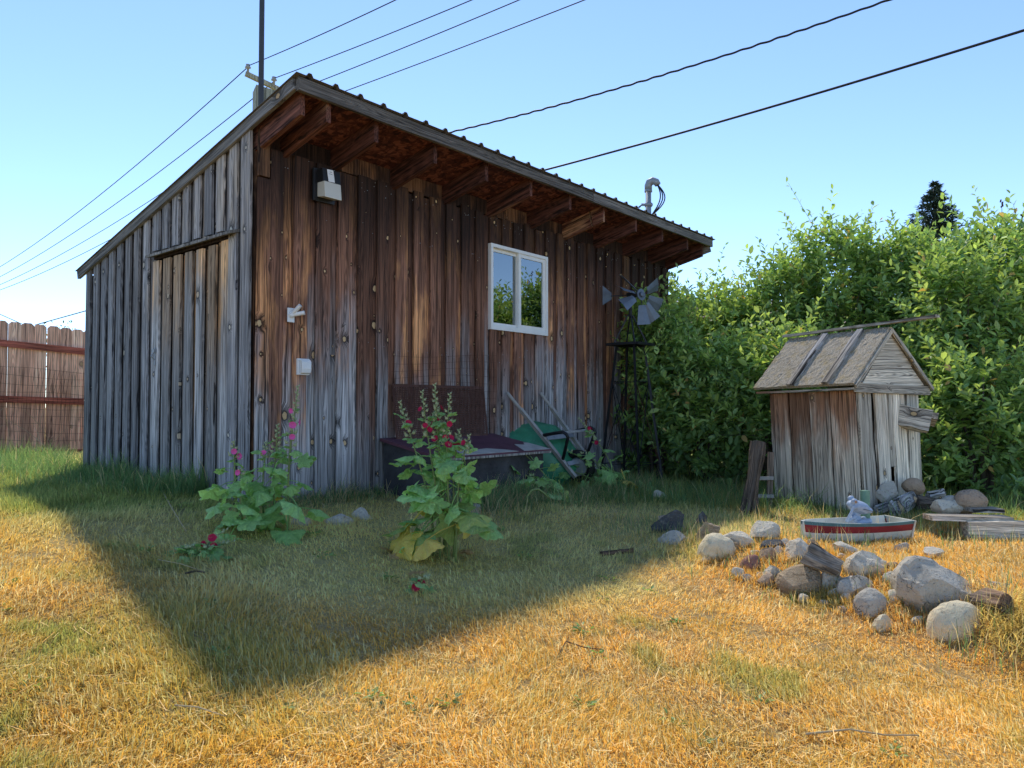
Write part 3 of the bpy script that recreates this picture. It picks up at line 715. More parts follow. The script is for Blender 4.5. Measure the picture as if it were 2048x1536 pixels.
# outlet box
ob = empty('outlet_box', shed_pt(.402, -.038, 1.0), SR, 'small white weatherproof outlet cover on the shed front wall', 'outlet')
MB().box((0, -.012, .066), (.115, .024, .132)).build('base', M['white'], ob, bevel=.006)
MB().prism([(-.025, .008), (-.052, .016), (-.060, .05), (-.058, .105), (-.045, .122), (-.025, .124)], 0, -.038, .05).build('cover', M['white'], ob, bevel=.005)
MB().tube([(-.05, -.03, .118), (.05, -.03, .118)], .006, 8).build('hinge', M['white'], ob)
# flagpole bracket
fb = empty('flag_bracket', shed_pt(.29, -.038, 1.42), SR, 'white two socket flagpole bracket screwed to the shed front', 'bracket')
MB().box((0, -.006, .055), (.062, .012, .115)).build('plate', M['white'], fb, bevel=.003)
for (ax, dx, dz) in ((.0, .035, .075), (.012, .075, .02)):
    p0 = Vector((0, -.01, .055)); p1 = p0 + Vector((dx, -.075, dz)); mb = MB(); mb.tube([p0, p1], [.017, .017], 12, False)
    mb.tube([p1, p0 + (p1 - p0) * .6], [.012, .012], 12, True); mb.tube([p1, p1 + (p1 - p0) * .001], [.017, .0125], 12, False); mb.build('socket', M['white'], fb, True)
MB().ball((0, -.014, .055), .024, 12, 8).build('boss', M['white'], fb, True)
# service mast with weatherhead
pm = at(1297, 440, 10.4); zb = .6
ma = empty('service_mast', (pm.x, pm.y, 2.2), 0, 'grey conduit weatherhead mast rising above the shed roof', 'mast')
zt_ = at(1297, 376, 10.4).z - 2.2
MB().tube([(0, 0, 0), (0, 0, zt_)], .040, 14).build('conduit', M['galv'], ma, True)
mb = MB(); mb.tube([(0, 0, zt_ - .03), (0, 0, zt_ + .03), (.015, -.01, zt_ + .075), (.06, -.03, zt_ + .095), (.105, -.05, zt_ + .07), (.125, -.06, zt_ + .03)], [.052, .054, .058, .056, .05, .044], 14); mb.build('weatherhead', M['galv'], ma, True)
mb = MB(); mb.tube([(0, 0, zt_ - .03), (0, 0, zt_ - .06)], .055, 14); mb.tube([(-.1, .0, zt_ - .24), (.06, 0, zt_ - .24)], .02, 8); mb.tube([(0, 0, zt_ - .22), (0, 0, zt_ - .27)], .053, 14); mb.build('clamp', M['galv'], ma, True)
for k, (bx, by, bz) in enumerate(((.20, -.09, -.25), (.235, -.06, -.27), (.165, -.1, -.24))):
    pts = []
    for i in range(12):
        f = i / 11; pts.append((.115 + (bx - .09) * math.sin(math.pi * f) - f * .09, -.055 + by * math.sin(math.pi * f) * .6, zt_ + .04 - f * .46))
    MB().tube(pts, .009, 6).build('cable_loop', M['cable'], ma, True)
for k, (x1, z1) in enumerate(((-.42, -.30), (-.55, -.34), (-.1, -.52))):
    MB().tube([(-.08, 0, zt_ - .23), (-.25, .1, zt_ - .23 + z1 * .35), (x1 * 1.1, .3, zt_ - .2 + z1 * .55)], .006, 5).build('drop_wire', M['wiregrey'], ma)

# square timber post and steel pole behind the shed
c = at(530, 200, 9.6); zg = gz(c.x, c.y)
ztop = at(530, 184, 9.6).z
plank('timber_post', None, (c.x, c.y, zg), Z3, Vector((math.cos(.5), math.sin(.5), 0)), ztop - zg, .27, .27, M['post'], 6, .002, top=(.02, -.01))
tag(bpy.data.objects['timber_post'], 'thick square timber post showing behind the shed roof', 'post')
c2 = at(523, 100, 9.35)
MB().tube([(c2.x, c2.y, gz(c2.x, c2.y)), (c2.x, c2.y, 8.2)], [.036, .032], 12).build('steel_pole', M['wiregrey'], None, True)
tag(bpy.data.objects['steel_pole'], 'tall thin steel pole rising beside the timber post', 'pole')

# ------------------------------------------------------------------ utility pole and overhead wires
YP = 20.0
pc = at(596, 250, YP + .5); zc = at(530, 165, YP).z
up_ = empty('utility_pole', (pc.x, pc.y, gz(pc.x, pc.y)), 0, 'wooden utility pole with crossarm behind the shed', 'utility pole')
def lp(p): return Vector(p) - up_.location
MB().tube([(0, 0, -.3), (0, 0, at(596, 200, YP).z - up_.location.z)], [.16, .12], 14).build('pole', M['darkwood'], up_, True)
a0, a1 = at(491, 147, YP - .6), at(720, 257, YP + 1.2)
MB().bar(lp(a0), lp(a1), .10, .12).build('crossarm', M['post'], up_)
MB().bar(lp(at(548, 185, YP)), lp(at(592, 235, YP + .3)), .03, .02).build('brace', M['wiregrey'], up_)
ins = [at(496, 133, YP - .6), at(548, 158, YP - .3), at(640, 200, YP + .5), at(700, 235, YP + 1.1)]
for p in ins:
    q = lp(p); mb = MB(); mb.tube([q + Vector((0, 0, -.2)), q + Vector((0, 0, -.05)), q + Vector((0, 0, -.04)), q + Vector((0, 0, .0)), q + Vector((0, 0, .01)), q + Vector((0, 0, .05)), q + Vector((0, 0, .07))], [.03, .03, .08, .07, .04, .06, .02], 10); mb.build('insulator', M['insul'], up_, True)
def wire(name, label, p0, p1, sag, r, mat='cable', wavy=0, group=None, n=26):
    p0, p1 = Vector(p0), Vector(p1); pts = []
    for i in range(n + 1):
        f = i / n; p = p0.lerp(p1, f); p.z -= 4 * sag * f * (1 - f)
        if wavy: p += Vector((math.sin(f * 330) * wavy, 0, math.cos(f * 290 + 1) * wavy))
        pts.append(p)
    o = MB().tube(pts, r, 6).build(name, M[mat], None, True); tag(o, label, 'wire', group); return o
ends_r = [(768, 0), (917, 0), (1012, 0), (1133, 3)]
names_r = ['topmost power line running right from the outer insulator', 'second power line from the top, right of the pole', 'third power line from the top, right of the pole', 'lowest of the four thin power lines right of the pole']
st_r = [at(498, 131, YP - .6), at(550, 156, YP - .3), at(560, 193, YP + .3), at(600, 215, YP + .9)]
for p, e, lb in zip(st_r, ends_r, names_r):
    q = at(e[0], e[1], 15.5); d = (q - p); q2 = p + d * 2.1; wire('power_line', lb, p, q2, .12, .013, 'wiregrey', group='thin power lines')
names_l = ['uppermost power line descending to the left edge', 'second power line descending to the left edge', 'third power line descending left behind the shed roof', 'lowest power line descending left behind the shed roof']
for p, e, lb in zip([at(497, 133, YP - .6), at(548, 163, YP - .3), at(600, 193, YP + .3), at(640, 225, YP + .9)], [(-190, 612), (-190, 618), (-190, 622), (-190, 622)], names_l):
    wire('power_line', lb, p, at(e[0], e[1], 52), 1.35, .014, 'wiregrey', group='thin power lines')
wire('service_cable', 'wavy twisted service cable crossing the sky above the roof', at(600, 322, YP), at(2010, -85, 12), .42, .022, 'cable', .007, n=420)
wire('telephone_cable', 'thick black cable running to the right edge of the sky', at(640, 446, YP), at(2320, -25, 9.5), .22, .021, 'cable')
wire('guy_wire', 'thin wire slanting down behind the fence', at(-60, 602, 22), at(60, 655, 20), .0, .012, 'wiregrey')
wire('guy_wire', 'thin wire rising from the fence top behind the shed', at(70, 650, 15), at(260, 597, 14), .0, .010, 'wiregrey')

# ------------------------------------------------------------------ fence
F0 = at(0, 813, 9.5); F0.z = 0
fx, fy = F0.x, F0.y
fence = empty('wooden_fence', (fx, fy, 0), SR, 'reddish cedar privacy fence with dog-eared pickets left of the shed', 'fence')
def ftop(s): return 1.87 - .055 * s
for i in range(-9, 22):
    s = i * .150 + rnd.uniform(-.001, .001); tz = ftop(s) + rnd.uniform(-.008, .008); w = .1465; b = gz(fx + U.x * s, fy + U.y * s) + .02
    mb = MB(); c_ = .032
    mb.prism([(-w / 2, b), (w / 2, b), (w / 2, tz - c_), (w / 2 - c_, tz), (-w / 2 + c_, tz), (-w / 2, tz - c_)], 1, 0, .016)
    o = mb.build('picket', M['cedar'], fence); o.location = (s, rnd.uniform(-.003, .003), 0); o.rotation_euler = (0, R(rnd.uniform(-.25, .25)), 0)
for z0, hh in ((1.62, .088), (.86, .088), (.16, .14)):
    plank('rail', fence, (-1.4, -.021, z0 - hh / 2 + .055 * 1.4 * (.9 if z0 > .5 else .2)), Vector((1, 0, -.055 if z0 > 1 else -.03 if z0 > .5 else -.01)), Z3, 4.6, hh, .038, M['redrail'], 6, .001)
# wire mesh in front of the fence
mb = MB()
for k in range(10):
    z = 1.26 - k * .105; pts = [(s, -.10 + .02 * math.sin(s * 2.1 + k), z - .045 * s + .012 * math.sin(s * 5 + k * 1.7)) for s in np.linspace(-1.3, 3.0, 30)]; mb.tube(pts, .0022, 4, False)
for i in range(84):
    s = -1.3 + i * .0515; le = .03 * math.sin(i * .4); mb.tube([(s + .06 + le, -.12, 1.26 - .045 * s), (s + .03, -.10, .95 - .045 * s), (s, -.09, .30 - .045 * s)], .0022, 4, False)
o = mb.build('wire_mesh_fence', M['rust'], None); o.location = (fx, fy, 0); o.rotation_euler = (0, 0, SR); tag(o, 'rusty wire mesh strung low in front of the wooden fence', 'wire fence')
# dry stalks before the fence
mb = MB()
for i in range(46):
    s = rnd.uniform(-1.2, 2.0); off = rnd.uniform(.1, .8); b = Vector((fx, fy, 0)) + U * s - V * off; b.z = gz(b.x, b.y); d = Vector((rnd.gauss(0, .5), rnd.gauss(0, .3), 1)).normalized(); L = rnd.uniform(.3, 1.0)
    pts = [b + d * L * f + Vector((d.x * .4 * f * f, d.y * .4 * f * f, -.22 * f * f)) * L for f in (0, .25, .5, .75, 1)]; mb.tube(pts, [.003, .0028, .0025, .002, .001], 4, False)
tag(mb.build('dry_stalks', M['straw'], None), 'dead bleached weed stalks leaning before the fence', 'dry weeds', kind='stuff')

# ------------------------------------------------------------------ cellar hatch, screen, mesh roll
ha = empty('cellar_hatch', shed_pt(0, 0, 0), SR, 'low cellar hatch with peeling maroon lid against the shed front', 'hatch')
h0, h1, hd, zw, zf = 1.22, 2.68, .78, .465, .335
zg0 = -.25
MB().prism([(-.06, zg0), (-.06, zw - .03), (-hd + .03, zf - .03), (-hd + .03, zg0)], 0, h0 + .02, h1 - .02).build('base', M['concrete'], ha)
sl_ = (zw - zf) / (hd - .05)
def hz(y): return zw + (y + .05) * sl_
mb = MB(); mb.prism([(-.05, hz(-.05)), (-hd - .03, hz(-hd - .03)), (-hd - .03, hz(-hd - .03) - .026), (-.05, hz(-.05) - .026)], 0, h0 - .02, h1 + .03); lid = mb.build('lid', M['maroon'], ha)
def patch(pts, nm):
    mb = MB(); n = len(pts); vs = [(x, y, hz(y) + .003) for x, y in pts]; mb.add(vs + [(x, y, z - .0022) for x, y, z in vs], [tuple(range(n)), tuple(range(2 * n - 1, n - 1, -1))] + [(i, (i + 1) % n, (i + 1) % n + n, i + n) for i in range(n)]); mb.build(nm, M['peeled'], lid)
patch([(h0 + .25, -hd - .028), (h0 + .36, -.60), (h0 + .55, -.66), (h0 + .75, -.63), (h0 + .93, -.73), (h0 + 1.0, -hd - .028)], 'peeled_patch')
patch([(h1 - .38, -hd - .028), (h1 - .30, -.68), (h1 - .22, -.55), (h1 - .1, -.58), (h1 - .02, -.50), (h1 + .028, -.52), (h1 + .028, -hd - .028)], 'peeled_patch')
MB().box(((h0 + h1) / 2, -hd - .034, hz(-hd) - .030), (h1 - h0 + .04, .012, .02)).build('edge_strip', M['driftwood'], ha)
# screen panel
sp = empty('screen_panel', shed_pt(1.94, -.12, .45), SR, 'rusty brown mesh screen panel leaning on the wall behind the hatch', 'screen')
mb = MB(); sw, sh_ = 1.22, .50
for i in range(62): mb.box((-sw / 2 + i * sw / 61, .0, sh_ / 2), (.0085, .004, sh_))
for i in range(27): mb.box((0, -.004, i * sh_ / 26), (sw, .004, .0085))
o = mb.build('mesh', M['screen'], sp); o.rotation_euler = (R(-7), 0, 0)
mb = frame_mb(-sw / 2, sw / 2, 0, sh_, .018, -.006, .006); o2 = mb.build('frame', M['screen'], sp); o2.rotation_euler = (R(-7), 0, 0)
# loose wire netting against the wall
mb = MB()
for k in range(12):
    z = 1.24 - k * .068; mb.tube([(x, -.09 - .012 * math.sin(x * 6 + k), z + .02 * math.sin(x * 3.0 + k * .5) + .03 * (x - 2.1)) for x in np.linspace(1.30, 2.72, 18)], .0016, 4, False)
for i in range(24):
    x = 1.32 + i * .059; mb.tube([(x + .02 * math.sin(i), -.085, 1.24 + .03 * (x - 2.1) + .02 * math.sin(i * 1.3)), (x + .012, -.10, .85), (x, -.11, .49)], .0016, 4, False)
o = mb.build('wire_netting', M['rust'], None); o.location = A; o.rotation_euler = (0, 0, SR); tag(o, 'loose rusty wire netting hanging on the wall above the screen', 'wire netting')

# ------------------------------------------------------------------ wheelbarrow leaning on its nose
wb = empty('wheelbarrow', shed_pt(3.55, -.60, gz(*wallpt(3.55, .6))), 0, 'green wheelbarrow tipped up with its handles leaning on the shed wall', 'wheelbarrow')
wb_o = wb.location.copy()
Hn0, Hn1 = shed_pt(2.88, -.09, .90), shed_pt(3.33, -.66, .0)
Hf0, Hf1 = shed_pt(3.49, -.07, .90), shed_pt(3.80, -.62, .03)
def wl_(p): return p - wb_o
def handle(p0, p1):
    mb = MB(); d = p1 - p0
    mb.bar(wl_(p0 + d * .20), wl_(p1), .034, .042, V); mb.tube([wl_(p0), wl_(p0 + d * .02), wl_(p0 + d * .18), wl_(p0 + d * .22)], [.013, .018, .018, .02], 10); return mb.build('handle', M['handle'], wb)
handle(Hn0, Hn1); handle(Hf0, Hf1)
hd_ = ((Hn1 - Hn0) + (Hf1 - Hf0)).normalized(); cr_ = (Hf0 - Hn0).normalized(); nr_ = hd_.cross(cr_).normalized()
if nr_.dot(-V) < 0: nr_ = -nr_          # outward, away from the wall
cr_ = nr_.cross(hd_) if nr_.cross(hd_).dot(U) > 0 else -nr_.cross(hd_)
cen = (Hn0 + Hn1 + Hf0 + Hf1) / 4 + hd_ * .17 - nr_ * .035
def ring(cx, ch, hw, hl, dep, n=28, e=3.2):
    out = []
    for i in range(n):
        a = 2 * math.pi * i / n; ca, sa = math.cos(a), math.sin(a)
        x = abs(ca) ** (2 / e) * math.copysign(1, ca) * hw; y = abs(sa) ** (2 / e) * math.copysign(1, sa) * hl
        out.append(wl_(cen + cr_ * (x + cx) + hd_ * (y + ch) - nr_ * dep))
    return out
mb = MB(); rings = [ring(0, .02, .20, .22, 0), ring(0, .0, .25, .28, .02), ring(0, -.05, .31, .37, .17), ring(0, -.08, .345, .43, .27), ring(0, -.08, .36, .445, .272), ring(0, -.08, .36, .445, .262),]
vs = [p for r_ in rings for p in r_]; n = 28; fs = [tuple(range(n))]
for k in range(len(rings) - 1):
    for i in range(n): fs.append((k * n + i, k * n + (i + 1) % n, (k + 1) * n + (i + 1) % n, (k + 1) * n + i))
mb.add(vs, fs); tray = mb.build('tray', M['barrow'], wb, True)
md = tray.modifiers.new('thickness', 'SOLIDIFY'); md.thickness = .004
mb = MB(); rr = ring(0, -.08, .362, .447, .27); mb.tube(rr + [rr[0]], .009, 6, False); mb.build('rim', M['barrow'], wb, True)
for (p0, p1, sgn) in ((Hn0, Hn1, -1), (Hf0, Hf1, 1)):
    a = wl_(p0.lerp(p1, .52)) + nr_ * .02; b = wl_(p0.lerp(p1, .80)) + nr_ * .02; k = wl_(p0.lerp(p1, .60)) + nr_ * .24 + cr_ * sgn * .03; k2 = wl_(p0.lerp(p1, .67)) + nr_ * .25 + cr_ * sgn * .03
    MB().tube([a, k, (k + k2) / 2 + nr_ * .015, k2, b], .018, 8).build('leg', M['blackiron'], wb, True)
MB().bar(wl_(Hn0.lerp(Hn1, .6)) + nr_ * .2, wl_(Hf0.lerp(Hf1, .6)) + nr_ * .2, .03, .006, nr_).build('leg_brace', M['handle'], wb)
MB().bar(wl_(Hn0.lerp(Hn1, .56)) + nr_ * .03, wl_(Hf0.lerp(Hf1, .56)) + nr_ * .03, .05, .012, nr_).build('cross_brace', M['galv'], wb)
MB().bar(wl_(Hn0.lerp(Hn1, .86)) + nr_ * .03, wl_(Hf0.lerp(Hf1, .86)) + nr_ * .03, .05, .012, nr_).build('cross_brace', M['galv'], wb)
wc = (Hn1 + Hf1) / 2 - hd_ * .02 - nr_ * .10; wc.z = .10
mb = MB(); mb.tube([wl_(wc + hd_ * math.cos(t) * .145 + nr_ * math.sin(t) * .145) for t in np.linspace(0, 6.2832, 25)], .042, 8, False); whl = mb.build('wheel', M['cable'], wb, True)
MB().tube([wl_(wc - cr_ * .05), wl_(wc + cr_ * .05)], .10, 16).build('rim_disc', M['galv'], whl)

# ------------------------------------------------------------------ ornamental windmill
wm = empty('garden_windmill', shed_pt(4.86, -.52, -.1), SR, 'dark metal garden windmill with steel blades by the shed wall', 'windmill')
zg = -.02; hw = .27; top = 1.60; tw = .12
corners = [(-1, -1), (1, -1), (1, 1), (-1, 1)]
cxy = (-.14, .02)
for (a, b) in corners:
    MB().bar((cxy[0] + a * hw, cxy[1] + b * hw, zg), (cxy[0] + a * tw, cxy[1] + b * tw, top), .022, .022).build('leg', M['wiregrey'] if (a, b) == (1, -1) else M['blackiron'], wm)
for f in (.11, .72):
    w_ = hw + (tw - hw) * f; z_ = zg + (top - zg) * f
    for i in range(4):
        a, b = corners[i], corners[(i + 1) % 4]; MB().bar((cxy[0] + a[0] * w_, cxy[1] + a[1] * w_, z_), (cxy[0] + b[0] * w_, cxy[1] + b[1] * w_, z_), .014, .006).build('crossbar', M['blackiron'], wm)
f0, f1 = .11, .72
for i in range(4):
    a, b = corners[i], corners[(i + 1) % 4]
    for (p, q) in ((a, b), (b, a)):
        w0 = hw + (tw - hw) * f0; w1 = hw + (tw - hw) * f1
        MB().bar((cxy[0] + p[0] * w0, cxy[1] + p[1] * w0, zg + (top - zg) * f0), (cxy[0] + q[0] * w1, cxy[1] + q[1] * w1, zg + (top - zg) * f1), .010, .004).build('brace', M['rust'] if rnd.random() < .4 else M['blackiron'], wm)
frame_ = MB(); pz = top; pw_ = .20
for i in range(4):
    a, b = corners[i], corners[(i + 1) % 4]; frame_.bar((cxy[0] + a[0] * pw_, cxy[1] + a[1] * pw_, pz), (cxy[0] + b[0] * pw_, cxy[1] + b[1] * pw_, pz), .05, .03)
frame_.box((cxy[0], cxy[1], pz + .012), (pw_ * 2, pw_ * 2, .008)); frame_.build('platform', M['blackiron'], wm)
for (a, b) in corners: MB().bar((cxy[0] + a * .15, cxy[1] + b * .15, pz), (cxy[0] + a * .02, cxy[1] + b * .02, pz + .36), .016, .016).build('upper_leg', M['blackiron'], wm)
hub = Vector((cxy[0] + .08, cxy[1] - .10, 2.21)); fwd = Vector((-.20, -.96, .10)).normalized()      # fan axis, towards the yard
MB().tube([(cxy[0], cxy[1], pz + .34), (cxy[0], cxy[1], 2.21)], .022, 8).build('pivot', M['blackiron'], wm)
MB().tube([Vector((cxy[0], cxy[1] + .05, 2.21)), hub + fwd * .02], .03, 8).build('gearbox', M['blackiron'], wm)
mb = MB(); mb.tube([hub, hub + fwd * .012], .072, 20); mb.tube([hub + fwd * .012, hub + fwd * .035, hub + fwd * .04], [.036, .034, .02], 14); mb.build('hub', M['bladesteel'], wm)
ux = Vector((0, 0, 1)).cross(fwd).normalized(); uz = fwd.cross(ux)
for k, deg in enumerate((27, -16, -54, 172, 148, -88, -155)):
    ang = R(deg); rd = ux * math.cos(ang) + uz * math.sin(ang); tn = fwd.cross(rd)
    pit = R(24 if k not in (3, 4) else 55); cw = tn * math.cos(pit) + fwd * math.sin(pit); nn = rd.cross(cw)
    r0, r1, w0, w1 = .13, .37, .045, .088
    vs = []
    for (rr_, w_) in ((r0, w0), ((r0 + r1) / 2, (w0 + w1) / 2), (r1, w1)):
        for tt in (-1, 0, 1): vs.append(hub + rd * rr_ + cw * (tt * w_) + nn * (.012 * (1 - tt * tt)))
    fs = [(i * 3 + j, i * 3 + j + 1, i * 3 + j + 4, i * 3 + j + 3) for i in range(2) for j in range(2)]
    mb = MB(); mb.add(vs, fs); o = mb.build('blade', M['bladesteel'], wm, False); md = o.modifiers.new('t', 'SOLIDIFY'); md.thickness = .002
    MB().bar(hub + rd * .05, hub + rd * .16, .008, .004).build('spoke', M['wiregrey'], wm)
mb = MB(); mb.bar((cxy[0], cxy[1] + .05, 2.21), (cxy[0] - .12, cxy[1] + .2, 2.2), .012, .012); mb.build('tail_boom', M['blackiron'], wm)
mb = MB(); tb = Vector((cxy[0] - .11, cxy[1] + .2, 2.2)); td = Vector((-.12, .05, 0)); mb.add([tb + Vector((0, 0, .04)), tb + Vector((0, 0, -.04)), tb + td + Vector((0, 0, -.12)), tb + td + Vector((0, 0, .12))], [(0, 1, 2, 3)]); o = mb.build('tail_vane', M['bladesteel'], wm); o.modifiers.new('t', 'SOLIDIFY').thickness = .002

# ------------------------------------------------------------------ well house
wc_ = on_ground(1726, 1027); wz = wc_.z - .03
well = empty('well_house', (wc_.x, wc_.y, wz), 0, 'small weathered plank well house with gable roof before the shrubs', 'well house')
well.rotation_euler = Matrix.Rotation(R(-2.0), 4, 'Y').to_euler(); 
Mw = Matrix.Rotation(R(-2.2), 4, 'Y') @ Matrix.Rotation(R(32.2), 4, 'Z'); well.rotation_euler = Mw.to_euler()
GW, GL = 1.02, .93                       # gable width (x), side length (y)
k6 = wc_.y / 6.5
WT = (at(1720, 778, wc_.y).z - wz); AP = (at(1783, 664, wc_.y + .28).z - wz)
AX = .48
MB().box((GW / 2 + .02, GL / 2 + .02, WT / 2), (GW - .08, GL - .08, WT - .02)).build('core', M['block'], well)
# side planks (left face, x = 0)
yy = 0.0
for i, w in enumerate((.255, .215, .225, .215)):
    plank('plank', well, (-.012 - .004 * (i % 2), yy + w / 2, -.03), Z3 + Vector((0, rnd.uniform(-.008, .008), 0)), Vector((0, -1, 0)), WT + .02, w - .010, .024, M['well'], 5, .003); yy += w + .006
# gable face planks (y = 0)
xx = 0.005
for i, (w, gap) in enumerate(((.19, .05), (.185, .012), (.075, .012), (.20, .03), (.20, 0))):
    z0 = -.03 if i != 2 else .42
    plank('plank', well, (xx + w / 2, -.014 - .005 * (i % 2), z0), Z3 + Vector((rnd.uniform(-.012, .02), 0, 0)), X3, WT + .03 - z0, w, .026, M['well_grey'] if i != 2 else M['well'], 5, .003); xx += w + gap
# gable boards
def gx_at(z, side): f = (z - WT) / (AP - WT); return (AX * f - .0) if side < 0 else (GW - (GW - AX) * f)
for (z0, z1, yo) in ((WT + .012, WT + .205, -.040), (WT + .209, AP - .03, -.038)):
    xa_, xb_ = gx_at(z0, -1) - .03, gx_at(z0, 1) + .03; plank('gable_board', well, (xa_, yo, (z0 + z1) / 2), X3, Z3, xb_ - xa_, z1 - z0, .022, M['well_grey'], 1, .0015, top=(0, gx_at(z1, 1) - xb_), bot=(0, gx_at(z1, -1) - xa_))
plank('gable_trim', well, (-.10, -.052, WT + .015), Vector((1, 0, -.045)), Z3, GW + .20, .085, .026, M['well_grey'], 4, .003)
# roof
xl, zl = -.135, WT + .035; xr, zr = GW + .12, WT - .02
y0, y1 = -.075, GL + .10
for (x1, z1, nm) in ((xl, zl, 'roof_sheet'), (xr, zr, 'roof_sheet')):
    d = Vector((x1 - AX, 0, z1 - AP)); L = d.length; nrm = Vector((-d.z, 0, d.x)).normalized(); nrm = nrm if nrm.z > 0 else -nrm
    # thatched with old bark and moss: a fine grid with lumps
    NX, NY = 34, 46; vs = []
    for layer in (0, 1):
        for i in range(NX + 1):
            for j in range(NY + 1):
                p = Vector((AX, y0 + (y1 - y0) * j / NY, AP)) + d * (i / NX)
                h = .030 + .008 * mnoise.noise(Vector((i * .35, j * .9, x1 * 5))) + .006 * mnoise.noise(Vector((i * 1.1, j * 2.1, 3)))
                if layer: h = .0
                vs.append(p + nrm * h)
    nn_ = (NX + 1) * (NY + 1); q = lambda i, j, l: l * nn_ + i * (NY + 1) + j; fs = []
    for i in range(NX):
        for j in range(NY):
            fs += [(q(i, j, 0), q(i + 1, j, 0), q(i + 1, j + 1, 0), q(i, j + 1, 0)), (q(i, j, 1), q(i, j + 1, 1), q(i + 1, j + 1, 1), q(i + 1, j, 1))]
    for i in range(NX): fs += [(q(i, 0, 0), q(i, 0, 1), q(i + 1, 0, 1), q(i + 1, 0, 0)), (q(i, NY, 0), q(i + 1, NY, 0), q(i + 1, NY, 1), q(i, NY, 1))]
    for j in range(NY): fs += [(q(0, j, 0), q(0, j + 1, 0), q(0, j + 1, 1), q(0, j, 1)), (q(NX, j, 0), q(NX, j, 1), q(NX, j + 1, 1), q(NX, j + 1, 0))]
    mb = MB(); mb.add(vs, fs)
    if 'thatch' not in M:
        m = NT('old_roof_surface'); co = m.coord(); ns = m.noise(m.scl(co, 30, 170, 30), 1, 5, .7); n2 = m.noise(co, 9, 5, .65); n3 = m.noise(co, 130, 3, .6)
        col = m.mix(m.mapr(ns, .3, .7), (.22, .18, .125), (.68, .60, .47)); col = m.mix(m.mapr(n2, .5, .68, 0, .6), col, (.42, .31, .13)); col = m.mix(m.mapr(n3, .56, .66, 0, .55), col, (.10, .08, .055))
        m.base(col, .95, 0, .1); m.bump(m.math('ADD', ns, n3), .9, .012); M['thatch'] = m.m
    mb.build(nm, M['thatch'], well)
    if x1 < 0:
        for yb_ in (.20, .58):
            org = Vector((AX, yb_, AP)) + nrm * .047 + d * .03; plank('batten', well, org, d, Y3, L * .985, .062, .034, M['driftwood'], 5, .003)
        plank('eave_board', well, (xl + .05, y0 + .02, zl - .03), Y3, X3, y1 - y0 - .04, .09, .02, M['well'], 4, .003)
# barge strips along the gable slopes
for (x1, z1) in ((xl, zl), (xr, zr)):
    d = Vector((x1 - AX, 0, z1 - AP)); plank('barge_board', well, Vector((AX, y0 - .008, AP - .008)), d, Vector((0, 0, 1)), d.length, .035, .016, M['well_grey'], 3, .001)
plank('ridge_board', well, (AX - .015, y1 + .06, AP + .052), Vector((0, -1, .012)), X3, y1 - y0 + .50, .075, .026, M['well_grey'], 6, .003)
# split log spout sticking out of the gable
sp0 = Vector((.66, -.03, at(1800, 838, wc_.y).z - wz)); sd_ = Vector((.50, -.80, -.25)).normalized()
def chunk(mb, p0, d, L, r0, r1, seed, n=10, segs=6, squash=.75, up=Vector((0, 0, 1))):
    d = Vector(d).normalized(); x = up.cross(d)
    if x.length < .1: x = Vector((1, 0, 0)).cross(d)
    x.normalize(); y = d.cross(x); pts = []
    for i in range(segs + 1):
        f = i / segs
        for j in range(n):
            a = 2 * math.pi * j / n; r = (r0 + (r1 - r0) * f) * (1 + .55 * mnoise.noise(Vector((math.cos(a) * 1.3 + seed, math.sin(a) * 1.3, f * 1.5 * L / max(r0, .01) * .2 + seed))))
            pts.append(Vector(p0) + d * (L * f + (.25 * r * mnoise.noise(Vector((j * .7, seed, f * 9))) if i in (0, segs) else 0)) + x * math.cos(a) * r + y * math.sin(a) * r * squash)
    fs = [tuple(reversed(range(n))), tuple(segs * n + j for j in range(n))]
    for i in range(segs):
        for j in range(n): fs.append((i * n + j, i * n + (j + 1) % n, (i + 1) * n + (j + 1) % n, (i + 1) * n + j))
    mb.add(pts, fs); return mb
plank('log_spout', well, sp0 - sd_ * .06, sd_, Vector((.3, 0, 1)), .30, .20, .10, M['well_grey'], 4, .006)
plank('log_spout', well, sp0 - sd_ * .06 + Vector((.11, .03, .02)), sd_, Vector((-.9, 0, .6)), .33, .15, .06, M['driftwood'], 4, .006)

# driftwood pieces: object's own local Z runs along the piece (for the grain)
def log(name, label, p0, p1, r, mat, seed, squash=.75, n=12, cat='log', group=None, r2=None):
    p0, p1 = Vector(p0), Vector(p1); d = p1 - p0; L = d.length
    mb = MB(); chunk(mb, (0, 0, 0), (0, 0, 1), L, r, r2 or r * .85, seed, n, 8, squash, up=Vector((1, 0, 0))); o = mb.build(name, M[mat], None)
    o.location = p0; o.rotation_euler = d.to_track_quat('Z', 'Y').to_euler(); return tag(o, label, cat, group)
b = on_ground(1494, 1028); t_ = at(1518, 884, b.y + .12)
log('leaning_log', 'thick dark log leaning against the left side of the well house', b - Vector((0, 0, .05)), t_, .078, 'darkwood', 3.1, .85)
# dark ladder-like frame behind the log
la = empty('slatted_frame', on_ground(1532, 1018) + Vector((0, .12, -.02)), 0, 'low dark slatted wooden frame between the log and the well house', 'frame')
for dx in (-.09, .07): plank('upright', la, (dx, 0, 0), Vector((.06, .05, 1)), X3, .55, .05, .03, M['darkwood'], 3)
for z in (.13, .30): plank('slat', la, (-.11, -.02, z), X3, Z3, .22, .035, .02, M['handle'], 2)

